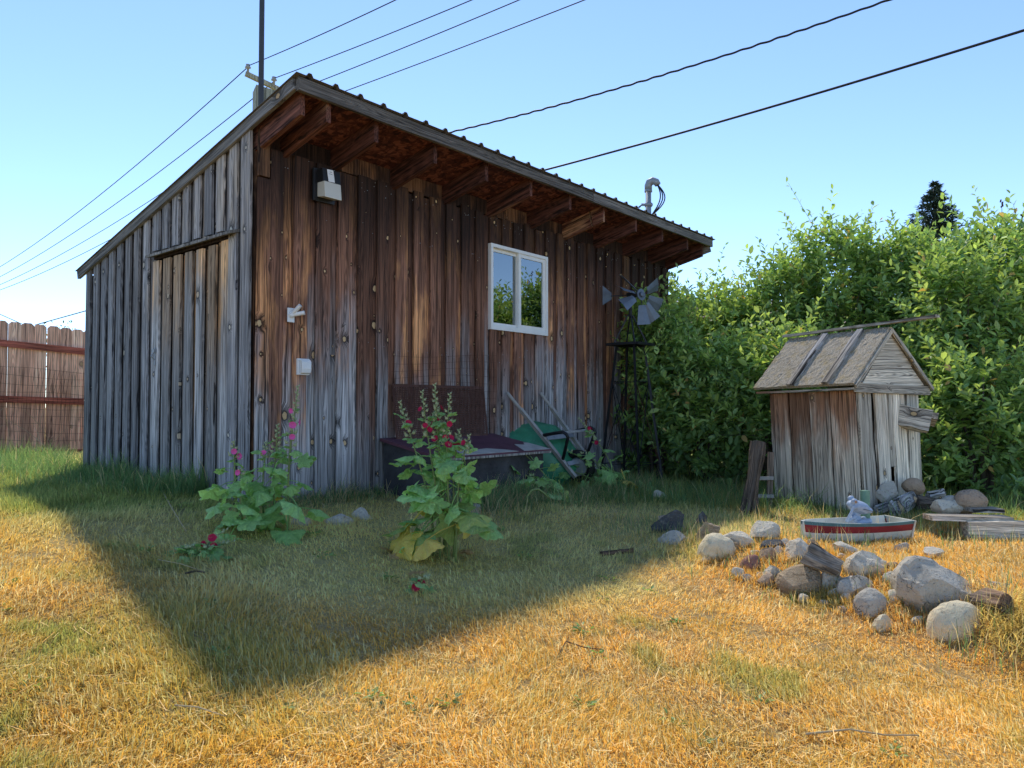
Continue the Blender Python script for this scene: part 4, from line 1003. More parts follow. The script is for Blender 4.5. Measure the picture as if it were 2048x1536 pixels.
# ------------------------------------------------------------------ rocks
def rock_mesh(w, d, h, seed, rough=.16, cuts=9, sub=4, cutmin=.5, cutmax=.8):
    bm = bmesh.new(); bmesh.ops.create_icosphere(bm, subdivisions=sub, radius=1); rr = random.Random(seed); pl = []
    for i in range(cuts):
        nv = Vector((rr.gauss(0, 1), rr.gauss(0, 1), rr.gauss(0, .8))).normalized(); pl.append((nv, rr.uniform(cutmin, cutmax)))
    off = Vector((seed * 3.7, seed * 1.3, seed * 7.1))
    for v in bm.verts:
        p = v.co.normalized(); p = p * (1 + rough * 1.1 * mnoise.noise(p * 1.3 + off))
        for nv, dd in pl:
            e = p.dot(nv) - dd
            if e > 0: p -= nv * e * (.985 if cutmin < .75 else .6)
        p *= 1 + rough * .42 * mnoise.noise(p * 4 + off) + rough * .30 * mnoise.noise(p * 10 + off) * (1 if cutmin < .75 else .25)
        v.co = p
    xs = [v.co.x for v in bm.verts]; ys = [v.co.y for v in bm.verts]; zs = [v.co.z for v in bm.verts]
    for v in bm.verts:
        v.co.x = (v.co.x - (max(xs) + min(xs)) / 2) / (max(xs) - min(xs)) * w; v.co.y = (v.co.y - (max(ys) + min(ys)) / 2) / (max(ys) - min(ys)) * d; v.co.z = (v.co.z - min(zs)) / (max(zs) - min(zs)) * h
    me = bpy.data.meshes.new('rock'); bm.to_mesh(me); bm.free(); return me
ROCKS = []
def hull_rock(label, poly, mat, seed, deep=.7, front=.62, sag=.14):
    """angular rock: convex hull of three outlines, then broken up with relief"""
    xs = [p[0] for p in poly]; ys = [p[1] for p in poly]; x0, x1, y0, y1 = min(xs), max(xs), min(ys), max(ys); cx = (x0 + x1) / 2; cy = y0 + (y1 - y0) * .62
    g = on_ground(cx, y1 - 4); w = (x1 - x0) * g.y / F; D = w * deep; rr = random.Random(seed); pts = []
    for (f, dy, dn) in ((front, 0.0, sag), (1.0, .38, 0), (.78, 1.0, .04)):
        for (px, py) in poly:
            q = at(cx + (px - cx) * f * rr.uniform(.94, 1.04), cy + (py - cy) * f + dn * (y1 - y0), g.y + D * .3); pts.append(Vector((q.x, g.y + D * dy * rr.uniform(.85, 1.15), q.z if py < y1 - 6 else q.z - .10)))
    bm = bmesh.new()
    for p in pts: bm.verts.new(p - g)
    r_ = bmesh.ops.convex_hull(bm, input=bm.verts[:])
    bmesh.ops.delete(bm, geom=[v for v in bm.verts if not v.link_faces], context='VERTS')
    bmesh.ops.triangulate(bm, faces=bm.faces[:])
    for it in range(4):
        ed = [e for e in bm.edges if e.calc_length() > .035]
        if not ed or len(bm.verts) > 6000: break
        bmesh.ops.subdivide_edges(bm, edges=ed, cuts=1); bmesh.ops.triangulate(bm, faces=bm.faces[:])
    bmesh.ops.smooth_vert(bm, verts=bm.verts[:], factor=.12, use_axis_x=True, use_axis_y=True, use_axis_z=True)
    bm.normal_update(); off = Vector((seed * 3.1, 0, seed))
    for v in bm.verts:
        n1 = mnoise.noise(v.co * 9 + off); n2 = mnoise.noise(v.co * 26 + off); v.co += v.normal * (.007 * n1 + .005 * n2 + (.008 if mnoise.noise(v.co * 6 - off) > .2 else 0))
    me = bpy.data.meshes.new('rock'); bm.to_mesh(me); bm.free(); o = link('rock', me, M[mat], None, True); me.set_sharp_from_angle(angle=R(22)); o.location = g
    ROCKS.append((g.x, g.y + D * .5, w / 2, D / 2)); return tag(o, label, 'rock', 'rocks of the rockery')
def rock(label, x0, y0, x1, y1, mat, seed, cuts=9, rough=.16, tilt=(0, 0), sink=.40, lift=0, deep=.8, rz=None, smooth=True, cat='rock', name='rock', cutmin=.42):
    """pixel box of the visible rock in the photograph; the rock stands where that box meets the ground"""
    px = (x0 + x1) / 2; p = on_ground(px, y1 - (y1 - y0) * .08); dist = p.y
    if lift: # standing on something: keep the depth of the ground point further down
        p = on_ground(px, y1 + lift); dist = p.y; p = at(px, y1, dist)
    k = dist / F; w = (x1 - x0) * k; h = (y1 - y0) * k; dd = w * deep
    hh = h / (1 - sink) * 1.0
    me = rock_mesh(w * 1.04, dd, hh, seed, rough, cuts, 4 if w > .12 else 3, cutmin, cutmin + .32 if cutmin < .75 else 1.0)
    o = link(name, me, M[mat], None, smooth)
    if cutmin < .75: me.set_sharp_from_angle(angle=R(24))
    o.location = (p.x, p.y + dd * .30, p.z - hh * sink); o.rotation_euler = (R(tilt[0]), R(tilt[1]), R(rz) if rz is not None else 0)
    if not lift: ROCKS.append((p.x, p.y + dd * .30, w / 2, dd / 2))
    return tag(o, label, cat, 'rocks of the rockery')
rock('dark blue-grey ridged slab at the left end of the rockery', 1316, 1028, 1384, 1072, 'rock_dark', 3, 12, .2, (0, -22), .2, deep=.6)
rock('small tan stone half behind the dark slab', 1318, 1034, 1346, 1060, 'rock_tan', 5, 9)
rock('flat grey stone under the dark blue-grey slab', 1318, 1066, 1374, 1092, 'rock_grey', 7, 8, .12, (0, 4), .4)
rock('charcoal stone between the slab and the brown stone', 1386, 1026, 1416, 1054, 'rock_dark', 9, 9)
rock('rough brown stone behind the round cream boulder', 1392, 1048, 1442, 1086, 'rock_brown', 11, 10, .2)
rock('smooth round cream boulder at the left of the rockery', 1392, 1072, 1460, 1124, 'rock_cream', 13, 3, .16, (0, 16), .35, cutmin=.8)
rock('pale flat layered stone right of the cream boulder', 1448, 1068, 1530, 1098, 'rock_pale', 15, 10, .16, (0, 6), .3, deep=.5)
rock('pale blocky stone standing behind the flat layered stone', 1502, 1047, 1560, 1084, 'rock_pale', 17, 9, .14, (0, 0), .2)
rock('thin dark slate slab lying near the blocky pale stone', 1524, 1082, 1582, 1104, 'rock_dark', 19, 10, .14, (0, 3), .35, deep=.5)
rock('small pink granite stone', 1470, 1107, 1508, 1146, 'rock_pink', 21, 5, .12, (0, 38), .2, cutmin=.8)
rock('small white stone below the pink one', 1466, 1138, 1492, 1158, 'rock_pale', 23, 8)
rock('little grey pebble beside the white stone', 1484, 1150, 1506, 1164, 'rock_grey', 24, 8)
rock('flat whitish stone left of the large brown rock', 1518, 1134, 1578, 1160, 'rock_pale', 25, 10, .16, (0, -8), .35, deep=.6)
hull_rock('large fibrous brown rock in the middle of the rockery', [(1553, 1168), (1560, 1150), (1590, 1140), (1628, 1130), (1642, 1136), (1662, 1182), (1650, 1198), (1572, 1198)], 'rock_brown', 28)
rock('whitish weathered stone behind the driftwood chunk', 1576, 1082, 1634, 1120, 'rock_pale', 29, 10, .2)
rock('light wedge stone tucked beside the large brown rock', 1640, 1146, 1686, 1180, 'rock_grey', 31, 10, .14, (0, 14), .3)
hull_rock('pale grey pitted rock behind the grey one', [(1697, 1140), (1702, 1118), (1728, 1104), (1752, 1106), (1772, 1124), (1772, 1152), (1750, 1162), (1706, 1160)], 'rock_pale', 33)
hull_rock('grey lichened rock in front of the pitted one', [(1679, 1184), (1686, 1166), (1716, 1151), (1746, 1162), (1752, 1180), (1738, 1198), (1694, 1202)], 'rock_grey', 37)
hull_rock('biggest angular grey boulder at the right of the rockery', [(1795, 1152), (1803, 1136), (1832, 1113), (1866, 1120), (1946, 1166), (1958, 1180), (1950, 1208), (1928, 1224), (1856, 1222), (1808, 1200)], 'rock_grey', 68, .62, .66, .12)
rock('rounded grey stone in front of the lichened rock', 1722, 1184, 1786, 1232, 'rock_grey', 41, 4, .12, (0, -8), .3, cutmin=.8)
rock('smooth speckled cream boulder lowest in the rockery', 1846, 1208, 1960, 1280, 'rock_cream', 43, 2, .14, (0, 20), .42, cutmin=.86)
rock('small yellowish stone near the lawn edge of the rockery', 1752, 1234, 1794, 1262, 'rock_cream', 45, 7, .14, (0, -10), .35)
rock('small flat stone left of the biggest boulder', 1782, 1184, 1822, 1208, 'rock_pale', 47, 9, .14, (0, 0), .4)
rock('pale sliver of stone behind the pitted rock', 1672, 1088, 1722, 1112, 'rock_pale', 49, 9, .14, (0, 5), .4)
rock('half buried pale stone on the bank below the boat', 1850, 1098, 1896, 1118, 'rock_pale', 50, 9, .14, (0, 0), .45)
rock('large rough grey rock against the well house gable', 1749, 962, 1802, 1012, 'rock_grey', 51, 9, .16, (0, 6), .1, lift=14)
rock('rounded brown cobble perched beside the well house', 1808, 956, 1850, 990, 'rock_tan', 53, 2, .1, (0, 12), .05, lift=34, cutmin=.85)
rock('pale ribbed stone at the left of the bench stones', 1873, 1001, 1924, 1028, 'rock_pale', 55, 8, .14, (0, 8), .1, lift=34)
rock('smooth white oval stone on the low bench', 1900, 999, 1954, 1028, 'rock_pale', 57, 2, .08, (0, 10), .08, lift=34, cutmin=.9)
rock('small greenish stone behind the white oval one', 1890, 992, 1926, 1012, 'rock_grey', 59, 4, .1, (0, 0), .1, lift=48)
rock('large tan boulder at the back of the low bench', 1920, 980, 1980, 1024, 'rock_tan', 61, 3, .1, (0, 0), .08, lift=40, cutmin=.8)
# stones along the shed front
for (lb, b_, sd2) in (('flat grey stone in the grass left of the big hollyhock', (645, 1030, 700, 1052), 71), ('dark lump of stone at the shed foot', (700, 1018, 745, 1040), 73), ('long pale edging stone right of the big hollyhock', (880, 1012, 960, 1034), 75), ('small grey stone near the left hollyhock', (575, 1036, 618, 1052), 77), ('white splintered stone in the grass before the windmill', (1305, 982, 1335, 1000), 79)):
    rock(lb, *b_, 'rock_grey' if sd2 != 79 else 'rock_pale', sd2, 9, .16, (0, 0), .45)

# small packed stones between the larger ones
spots = [(1440, 1100), (1468, 1104), (1512, 1112), (1540, 1122), (1562, 1112), (1590, 1124), (1632, 1098), (1660, 1118), (1690, 1122), (1688, 1140), (1610, 1205), (1668, 1196), (1700, 1204), (1650, 1212), (1720, 1216), (1790, 1168), (1788, 1138), (1780, 1218), (1812, 1232), (1830, 1218), (1540, 1172), (1522, 1160), (1450, 1132), (1378, 1084), (1362, 1060), (1412, 1126), (1574, 1100), (1646, 1084), (1770, 1100), (1806, 1106), (1836, 1250), (1690, 1226)]
anch = [(1345, 1065, 'the dark blue-grey slab'), (1425, 1100, 'the round cream boulder'), (1490, 1085, 'the flat layered stone'), (1488, 1128, 'the pink stone'), (1545, 1150, 'the flat whitish stone'), (1605, 1180, 'the large brown rock'), (1640, 1115, 'the driftwood chunk'), (1735, 1130, 'the pitted rock'), (1712, 1180, 'the lichened rock'), (1755, 1215, 'the rounded grey stone'), (1820, 1180, 'the biggest boulder'), (1840, 1245, 'the speckled cream boulder')]
tone = dict(rock_pale='pale', rock_grey='grey', rock_brown='brown', rock_tan='tan'); seen = {}
for i, (px, py) in enumerate(spots):
    w_ = rnd.uniform(16, 40); h_ = w_ * rnd.uniform(.45, .75)
    mt_ = rnd.choice(['rock_pale', 'rock_pale', 'rock_grey', 'rock_brown', 'rock_tan'])
    ax_, ay_, an_ = min(anch, key=lambda a: math.hypot(a[0] - px, (a[1] - py) * 1.5))
    sz_ = 'tiny' if w_ < 22 else 'small' if w_ < 31 else 'fist sized'; side = ('left of' if px < ax_ - 12 else 'right of' if px > ax_ + 12 else 'behind' if py < ay_ else 'in front of')
    lb_ = '%s %s angular stone %s %s' % (sz_, tone[mt_], side, an_)
    if lb_ in seen: lb_ += (', the nearer of two' if py > seen[lb_] else ', the further of two')
    seen[lb_] = py
    rock(lb_, px - w_ / 2, py - h_, px + w_ / 2, py, mt_, 200 + i, 10, .16, (rnd.uniform(-10, 10), rnd.uniform(-15, 15)), .4)['group'] = 'small packed stones'
# driftwood in the rockery
def lg(name, label, a, b, ra, mat, seed, za=0.0, zb=0.0, sq=.7, ya=None, yb=None):
    pa = on_ground(*a); pb = on_ground(*b)
    if ya: pa = at(a[0], a[1], ya)
    if yb: pb = at(b[0], b[1], yb)
    return log(name, label, pa + Vector((0, 0, za)), pb + Vector((0, 0, zb)), ra, mat, seed, sq, cat='driftwood', group='driftwood of the rockery')
y_ = on_ground(1650, 1165).y
lg('driftwood_chunk', 'grey driftwood chunk lying diagonally above the large brown rock', (1612, 1108), (1680, 1140), .070, 'driftwood', 4.4, 0, 0, .7, y_, y_ - .1)
y_ = on_ground(1790, 1030).y
lg('driftwood_chunk', 'splintered driftwood piece under the rough grey rock', (1752, 1020), (1800, 1004), .045, 'driftwood', 6.4, 0, 0, .6, y_, y_ + .05)
lg('driftwood_chunk', 'broad grey driftwood slab sloping before the well house', (1785, 1026), (1826, 996), .085, 'driftwood', 8.4, 0, 0, .45, y_ - .05, y_ + .1)
lg('driftwood_chunk', 'dark driftwood log lying left of the bench stones', (1832, 1006), (1896, 1008), .062, 'darkwood', 9.4, 0, 0, .8, y_ + .1, y_ + .1)
lg('driftwood_chunk', 'small grey wood block tilted by the well house corner', (1856, 992), (1888, 986), .045, 'driftwood', 11.4, 0, 0, .6, y_ + .2, y_ + .25)
y_ = on_ground(1990, 1226).y
lg('driftwood_chunk', 'short dark cut log beside the biggest boulder', (1960, 1200), (2012, 1208), .062, 'darkwood', 13.4, 0, 0, .9, y_ + .1, y_ - .08)
lg('driftwood_chunk', 'long grey log running off the right edge', (1985, 1186), (2110, 1204), .065, 'driftwood', 15.4, 0, 0, .9, y_ + .22, y_ + .2)
y_ = on_ground(1230, 1112).y
lg('driftwood_chunk', 'dark rotten branch half hidden in the lawn', (1202, 1112), (1266, 1104), .022, 'darkwood', 17.4, .01, .01, .8)
# grass crowding the foot of every rock
X = []; Yr = []
for (x, y, a, b) in ROCKS:
    n = int(90 + 900 * (a + b)); t = nrg.uniform(0, 6.28, n); q = 1.0 + np.abs(nrg.normal(0, .10, n)) + .02 / a; X.append(x + np.cos(t) * a * q); Yr.append(y + np.sin(t) * b * q)
X = np.concatenate(X); Yr = np.concatenate(Yr); n = len(X); c = grasscol(X, Yr, n)
o = blades('rock_foot_grass', np.stack([X, Yr, ground(X, Yr) - .005], 1), nrg.uniform(.03, .10, n), nrg.uniform(.002, .004, n), nrg.uniform(.1, 1.0, n), nrg.uniform(0, 6.28, n), c, M['grass'], c * 1.1); tag(o, 'dry grass crowding round the foot of the rocks', 'grass', kind='stuff')
# low bench: plank on metal hoops
bp = on_ground(1935, 1082); be = empty('low_bench', bp, 0, 'low grey plank bench on bent metal hoops at the right edge', 'bench')
yb_ = bp.y + .18; z1 = at(1930, 1034, yb_).z - bp.z; xa = at(1848, 1034, yb_ + .05).x - bp.x; xb = at(2010, 1034, yb_).x - bp.x
plank('top_plank', be, (xa, .18, z1), Vector((1, -.05, -.01)), Vector((0, 1, 0)), xb - xa, .15, .034, M['driftwood'], 5, .003)
plank('top_plank', be, (xa + .42, .36, z1 + .035), Vector((1, -.05, -.01)), Vector((0, 1, 0)), .24, .16, .03, M['driftwood'], 3, .003)
for dx in (-.03, -.14):
    MB().tube([(xb - .10 + dx * .2, .12, z1 - .02), (xb - .045 + dx * .15, .11, z1 - .09), (xb - .03, .10, z1 - .19)] if dx < -.1 else [(xb - .012, .12, z1 - .02), (xb - .015, .11, z1 - .10), (xb - .03, .10, z1 - .19)], .0055, 6).build('hoop', M['blackiron'], be)
plank('post', be, (xa + .30, .2, -.05), Z3, X3, z1 + .02, .06, .06, M['driftwood'], 2)
tp = on_ground(1940, 1094)
plank('timber_edging', None, (at(1934, 1070, tp.y + .3).x, tp.y + .32, tp.z + .06), Vector((1, -.12, -.015)), Z3, 1.6, .17, .10, M['well_grey'], 5, .004)
tag(bpy.data.objects['timber_edging'], 'grey timber edging beam under the bench at the right edge', 'timber')

# ------------------------------------------------------------------ boat planter, frog, green tube
b0 = on_ground(1642, 1089); b1 = on_ground(1852, 1090); b1.y += .10; bd = (b1 - b0); BL = bd.length * .99
bo = empty('wooden_boat', b0 + Vector((0, 0, -.01)), math.atan2(bd.y, bd.x), 'small wooden planter boat striped red, teal and cream', 'boat')
nS = 26; BH = .122
def hull(f, z):           # half beam at station f (0 bow .. 1 stern), height fraction z
    b_ = .165 * (math.sin(math.pi * (.06 + .60 * f ** .75)) ** .9) * (.70 + .30 * z)
    return max(b_ - (.03 if f < .02 else 0), .006)
def sheer(f): return BH + .030 * (1 - f) ** 2 + .012 * f * f
zs_ = [(0, .47, 'boat_white'), (.47, .84, 'boat_red'), (.84, 1.0, 'boat_teal')]
for z0, z1, mt in zs_:
    for side, nm in ((-1, 'hull_stripe'), (1, 'hull_stripe')):
        vs = []; fs = []
        for i in range(nS + 1):
            f = i / nS
            for zf_, inn in ((z0, 0), (z1, 0), (z1, 1), (z0, 1)):
                vs.append((f * BL - (.03 * zf_ if i == 0 else 0), .17 + side * max(hull(f, zf_) - inn * .012, .001), zf_ * sheer(f)))
        for i in range(nS):
            a = i * 4; fs += [(a, a + 4, a + 5, a + 1), (a + 1, a + 5, a + 6, a + 2), (a + 2, a + 6, a + 7, a + 3), (a + 3, a + 7, a + 4, a)]
        fs += [(0, 1, 2, 3), (nS * 4 + 3, nS * 4 + 2, nS * 4 + 1, nS * 4)]
        mb = MB(); mb.add(vs, fs); mb.build(nm, M[mt], bo)
# cream inner lining and floor, stem and transom
for side in (-1, 1):
    vs = []; fs = []
    for i in range(nS + 1):
        f = .02 + .96 * i / nS
        for zf_, t2 in ((.1, .0135), (1.02, .0135), (1.02, .020), (.1, .020)): vs.append((f * BL, .17 + side * max(hull(f, zf_) - t2, .0005), zf_ * sheer(f)))
    for i in range(nS): a = i * 4; fs += [(a, a + 4, a + 5, a + 1), (a + 1, a + 5, a + 6, a + 2), (a + 2, a + 6, a + 7, a + 3), (a + 3, a + 7, a + 4, a)]
    mb = MB(); mb.add(vs, fs); mb.build('lining', M['boat_white'], bo)
mb = MB(); vs = []; fs = []
for i in range(nS + 1):
    f = .02 + .96 * i / nS; b_ = max(hull(f, .5) - .02, .001); vs += [(f * BL, .17 - b_, .07), (f * BL, .17 + b_, .07), (f * BL, .17 + b_, .058), (f * BL, .17 - b_, .058)]
for i in range(nS): a = i * 4; fs += [(a, a + 1, a + 5, a + 4), (a + 3, a + 7, a + 6, a + 2)]
mb.add(vs, fs); mb.build('floor', M['boat_white'], bo)
MB().box((-.014, .17, .074), (.022, .03, .158)).build('stem', M['boat_white'], bo)
bt = hull(1, .7); MB().prism([(.17 - bt * .86, 0), (.17 + bt * .86, 0), (.17 + bt * 1.12, sheer(1) * 1.01), (.17 - bt * 1.12, sheer(1) * 1.01)], 0, BL + .001, BL + .016).build('transom', M['boat_white'], bo)

# frog figurine: one continuous body sitting chin in hand
fp = at(1713, 1062, (b0.y + b1.y) / 2 + .17); fp.z = b0.z + .075
frog = empty('frog_figurine', fp, R(2), 'pale blue ceramic frog resting its chin in its hand in the boat', 'figurine')
mb = MB()
def ell(c, r, sc=(1, 1, 1), M_=None): mb.ball(c, r, 16, 12, sc, M_)
ell((-.012, .005, .050), .050, (1.0, .95, 1.1)); ell((-.006, .0, .092), .034)
HR = Matrix.Rotation(R(16), 3, 'Y')
ell((.012, -.006, .150), .078, (1.08, .92, .56), HR); ell((.058, -.010, .130), .054, (1.05, 1.1, .50), HR); ell((.014, -.006, .126), .066, (1.05, .95, .40), HR)
ell((-.036, -.046, .190), .024); ell((-.016, .044, .200), .024)
for a, b, r0, r1 in (((-.03, -.034, .078), (-.092, -.046, .050), .016, .013), ((-.092, -.046, .050), (-.070, -.064, .112), .013, .011), ((-.070, -.064, .112), (-.058, -.062, .140), .011, .010), ((.02, .045, .085), (.05, .05, .035), .019, .014), ((.05, .05, .035), (.08, .02, .015), .014, .012),
                      ((.0, -.045, .03), (.06, -.062, .050), .028, .024), ((.06, -.062, .050), (.065, -.058, .0), .020, .016), ((.02, .045, .03), (.08, .05, .05), .026, .022), ((.08, .05, .05), (.09, .07, .0), .018, .015)):
    a, b = Vector(a), Vector(b)
    for i in range(9): f = i / 8; mb.ball(a.lerp(b, f), r0 + (r1 - r0) * f, 10, 8)
for k in range(4): mb.tube([(-.060, -.060, .134), (-.058 + .011 * k, -.068, .152), (-.050 + .012 * k, -.064, .164)], [.0075, .0065, .005], 6)
body = mb.build('body', M['frog'], frog, True); rm = body.modifiers.new('skin', 'REMESH'); rm.mode = 'VOXEL'; rm.voxel_size = .0042; rm.use_smooth_shade = True
sm = body.modifiers.new('smooth', 'SMOOTH'); sm.iterations = 5; sm.factor = .5
body.scale = (1.02,) * 3
mb = MB(); mb.tube([Vector((.030 + .086 * math.cos(t), -.008 + .072 * math.sin(t), .136 - .020 * math.cos(t))) * 1.02 for t in np.linspace(-1.75, 1.6, 18)], .0022, 5); mb.build('mouth_line', M['rock_dark'], frog)
for e in ((-.036, -.067, .192), (-.016, .064, .202)): MB().ball(Vector(e) * 1.02, .0105, 10, 8, (1, .6, 1)).build('eye', M['frog_eye'], frog, True)
# green tube
gp = at(1731, 1052, (b0.y + b1.y) / 2 + .30); gp.z = gz(gp.x, gp.y)
mb = MB(); ztb = at(1731, 981, gp.y).z - gp.z; mb.tube([(0, 0, -.05), (0, 0, ztb)], .034, 18, False); mb.tube([(0, 0, ztb), (0, 0, ztb - .1)], .029, 18, True); mb.tube([(0, 0, ztb), (0, 0, ztb + .0005)], [.034, .029], 18, False)
o = mb.build('green_tube', M['green_tube'], None, True); o.location = gp; tag(o, 'upright open green tube standing behind the frog', 'tube')

# ------------------------------------------------------------------ hollyhocks
def leaf_mesh(seed, lobes=5, cup=.12):
    rr = random.Random(seed); NA, NR = 32, 3; vs = [(0, .55, 0)]; fs = []
    for r_ in range(1, NR + 1):
        for a in range(NA):
            t = 2 * math.pi * a / NA; t0 = t + math.pi / 2
            lob = .80 + .20 * math.cos(lobes * (t)) + .05 * math.cos(3 * lobes * t + seed); notch = 1 - .55 * math.exp(-((t - math.pi) / .25) ** 2)
            rad = .5 * (r_ / NR) * (lob if r_ > 1 else .9) * notch * rr.uniform(.95, 1.05)
            vein = .05 * abs(math.cos(lobes * t / 2)) * r_ / NR
            z = -cup * (r_ / NR) ** 2 * .5 + vein + rr.gauss(0, .012) + (.05 * math.sin(t * 3 + seed) if r_ == NR else 0)
            vs.append((math.cos(t0) * rad, .55 + math.sin(t0) * rad, z))
    for a in range(NA): fs.append((0, 1 + a, 1 + (a + 1) % NA))
    for r_ in range(NR - 1):
        for a in range(NA): b = 1 + r_ * NA; fs.append((b + a, b + NA + a, b + NA + (a + 1) % NA, b + (a + 1) % NA))
    mb = MB(); mb.add(vs, fs); mb.tube([(0, -.35, -.08), (0, .1, .0), (0, .55, .0)], [.02, .018, .012], 5, False)
    me = bpy.data.meshes.new('leaf'); me.from_pydata(mb.v, [], mb.f); me.polygons.foreach_set('use_smooth', [True] * len(me.polygons)); return me
LEAFM = {k: [leaf_mesh(s * 7 + j, 5 if s % 2 else 6, .12 + .22 * s) for s in range(3)] for j, k in enumerate(('leaf', 'leaf_mid', 'leaf_yellow', 'leaf_brown'))}
for k, l in LEAFM.items():
    for me in l: me.materials.append(M[k])
def petal_flower(seed):
    rr = random.Random(seed); mb = MB()
    for k in range(5):
        a0 = 2 * math.pi * k / 5 + rr.uniform(-.1, .1); vs = [(0, 0, 0)]; fs = []
        for i in range(7):
            t = a0 + (i / 6 - .5) * 1.5; rr_ = 1.0 * (1 - .12 * abs(i / 3 - 1) ** 2) * rr.uniform(.93, 1.05); vs.append((math.cos(t) * rr_ * .55, math.sin(t) * rr_ * .55, .28)); vs.append((math.cos(t) * rr_, math.sin(t) * rr_, .42 + rr.uniform(-.08, .08)))
        for i in range(6): a = 1 + 2 * i; fs += [(0, a, a + 2), (a, a + 1, a + 3, a + 2)]
        mb.add(vs, fs)
    me = bpy.data.meshes.new('flower'); me.from_pydata(mb.v, [], mb.f); me.polygons.foreach_set('use_smooth', [True] * len(me.polygons)); return me
FL = {k: [petal_flower(s) for s in (1, 2)] for k in ('pink', 'crimson')}
for k, l in FL.items():
    for me in l: me.materials.append(M[k])
def leaf_at(par, p, size, az, pitch, kind, roll=0, rr=rnd):
    o = bpy.data.objects.new('leaf', rr.choice(LEAFM[kind])); COL.objects.link(o); o.parent = par; o.location = p
    o.rotation_euler = (Matrix.Rotation(az, 3, 'Z') @ Matrix.Rotation(pitch, 3, 'X') @ Matrix.Rotation(roll, 3, 'Y')).to_euler(); o.scale = (size,) * 3
    if kind == 'leaf_yellow' : o['label'] = 'yellowed leaf'
    return o
def flower_at(par, p, size, az, kind, tilt=70, rr=rnd):
    o = bpy.data.objects.new('flower', rr.choice(FL[kind])); COL.objects.link(o); o.parent = par; o.location = p; o.rotation_euler = (Matrix.Rotation(az, 3, 'Z') @ Matrix.Rotation(R(tilt), 3, 'X')).to_euler(); o.scale = (size,) * 3; return o
def hollyhock(label, base, stems, seed, yellow=.1, petal='crimson', lsize=.17, nleaf=9, zlow=.12):
    """stems: (foot px offset x/y in m, height, top offset x, spike fraction, flowers)"""
    rr = random.Random(seed); h = empty('hollyhock', base, 0, label, 'hollyhock', 'hollyhocks')
    for (dx, dy, ht, tx, ty, spike, nfl) in stems:
        p0 = Vector((dx, dy, gz(base.x + dx, base.y + dy) - base.z - .02)); p1 = Vector((dx + tx, dy + ty, ht)); pts = []
        for i in range(9): f = i / 8; p = p0.lerp(p1, f); p.x += .02 * math.sin(f * 5 + seed) * f; p.x -= tx * .25 * math.sin(math.pi * f); pts.append(p)
        MB().tube(pts, [.0085 - .0055 * i / 8 for i in range(9)], 7).build('stem', M['stem'], h, True)
        def P(f): i = min(int(f * 8), 7); return pts[i].lerp(pts[i + 1], f * 8 - i)
        # buds
        mb = MB(); nb = int(22 * spike * ht / .4) + 5
        for i in range(nb):
            f = 1 - spike * (i / nb) ** 1.15; p = P(f); az = i * 2.4 + rr.random(); k = i / nb; r_ = .006 + .0075 * k; q = p + Vector((math.cos(az), math.sin(az), .35)) * (.006 + .024 * k)
            mb.ball(q, r_, 7, 5, (1, 1, .9)); mb.tube([p, q], .0022, 4, False)
            for s_ in range(3): a2 = az + (s_ - 1) * .8; mb.add([q + Vector((math.cos(a2), math.sin(a2), 0)) * r_ * .8, q + Vector((math.cos(a2 + .5), math.sin(a2 + .5), .9)) * r_ * .9, q + Vector((math.cos(a2), math.sin(a2), 1.4)) * r_ * 1.5], [(0, 1, 2)])
        mb.build('bud_spike', M['bud'], h, True)
        for i in range(nfl):
            f = 1 - spike * rr.uniform(.35, .95); az = rr.uniform(-2.4, .6) if i % 3 else rr.uniform(-2.2, -1.0); p = P(f) + Vector((math.cos(az), math.sin(az), .2)) * .032; flower_at(h, p, rr.uniform(.017, .026), az + math.pi / 2, petal, rr.uniform(55, 95), rr)
        # small spike leaves
        for i in range(int(6 * spike * ht / .4) + 2):
            f = 1 - spike * rr.uniform(.35, 1.1); leaf_at(h, P(max(f, .1)), rr.uniform(.05, .10), rr.uniform(0, 6.28), R(rr.uniform(-25, 25)), 'leaf', rr.uniform(-.4, .4), rr)
        for i in range(nleaf):
            f = zlow + (1 - spike - zlow) * (i + rr.uniform(-.3, .3) + .5) / nleaf; k = max(0, (f - zlow) / (1 - spike - zlow)); sz = lsize * (1.05 - .45 * k) * rr.uniform(.6, 1.2); az = i * 2.4 + rr.uniform(-.5, .5) + seed
            u_ = rr.random(); kind = 'leaf' if k > .45 or u_ > yellow * 2.0 else ('leaf_yellow' if u_ < yellow else 'leaf_mid')
            if k < .18 and yellow > .2 and u_ < .75: kind = rr.choice(['leaf_yellow', 'leaf_yellow', 'leaf_mid', 'leaf_brown'] if sz < .2 else ['leaf_yellow', 'leaf_mid'])
            leaf_at(h, P(f) + Vector((-math.sin(az), math.cos(az), .1)) * sz * .35, sz, az, R(rr.uniform(-72, 14) - (10 if k < .3 else 0)), kind, rr.uniform(-.75, .75), rr)
    return h
b1_ = on_ground(525, 1062)
def mx_(px, py, b): return at(px, py, b.y).x - b.x
def mz_(px, py, b): return at(px, py, b.y).z - b.z
def stem_px(b, fx, tx, ty, spike, nfl, dy=0.0):
    x0 = mx_(fx, 1050, b); x1 = mx_(tx, ty, b); return (x0, dy, mz_(tx, ty, b), x1 - x0, rnd.uniform(-.05, .05), spike, nfl)
hollyhock('tall pink hollyhock clump growing at the shed corner', b1_,
          [stem_px(b1_, 575, 589, 772, .42, 4, .02), stem_px(b1_, 545, 545, 850, .30, 0, .05), stem_px(b1_, 480, 468, 882, .20, 2, -.03), stem_px(b1_, 520, 520, 885, .22, 2, .08), stem_px(b1_, 498, 488, 935, .12, 2, -.1)], 3, .08, 'pink', .21, 12)
b2_ = on_ground(893, 1118)
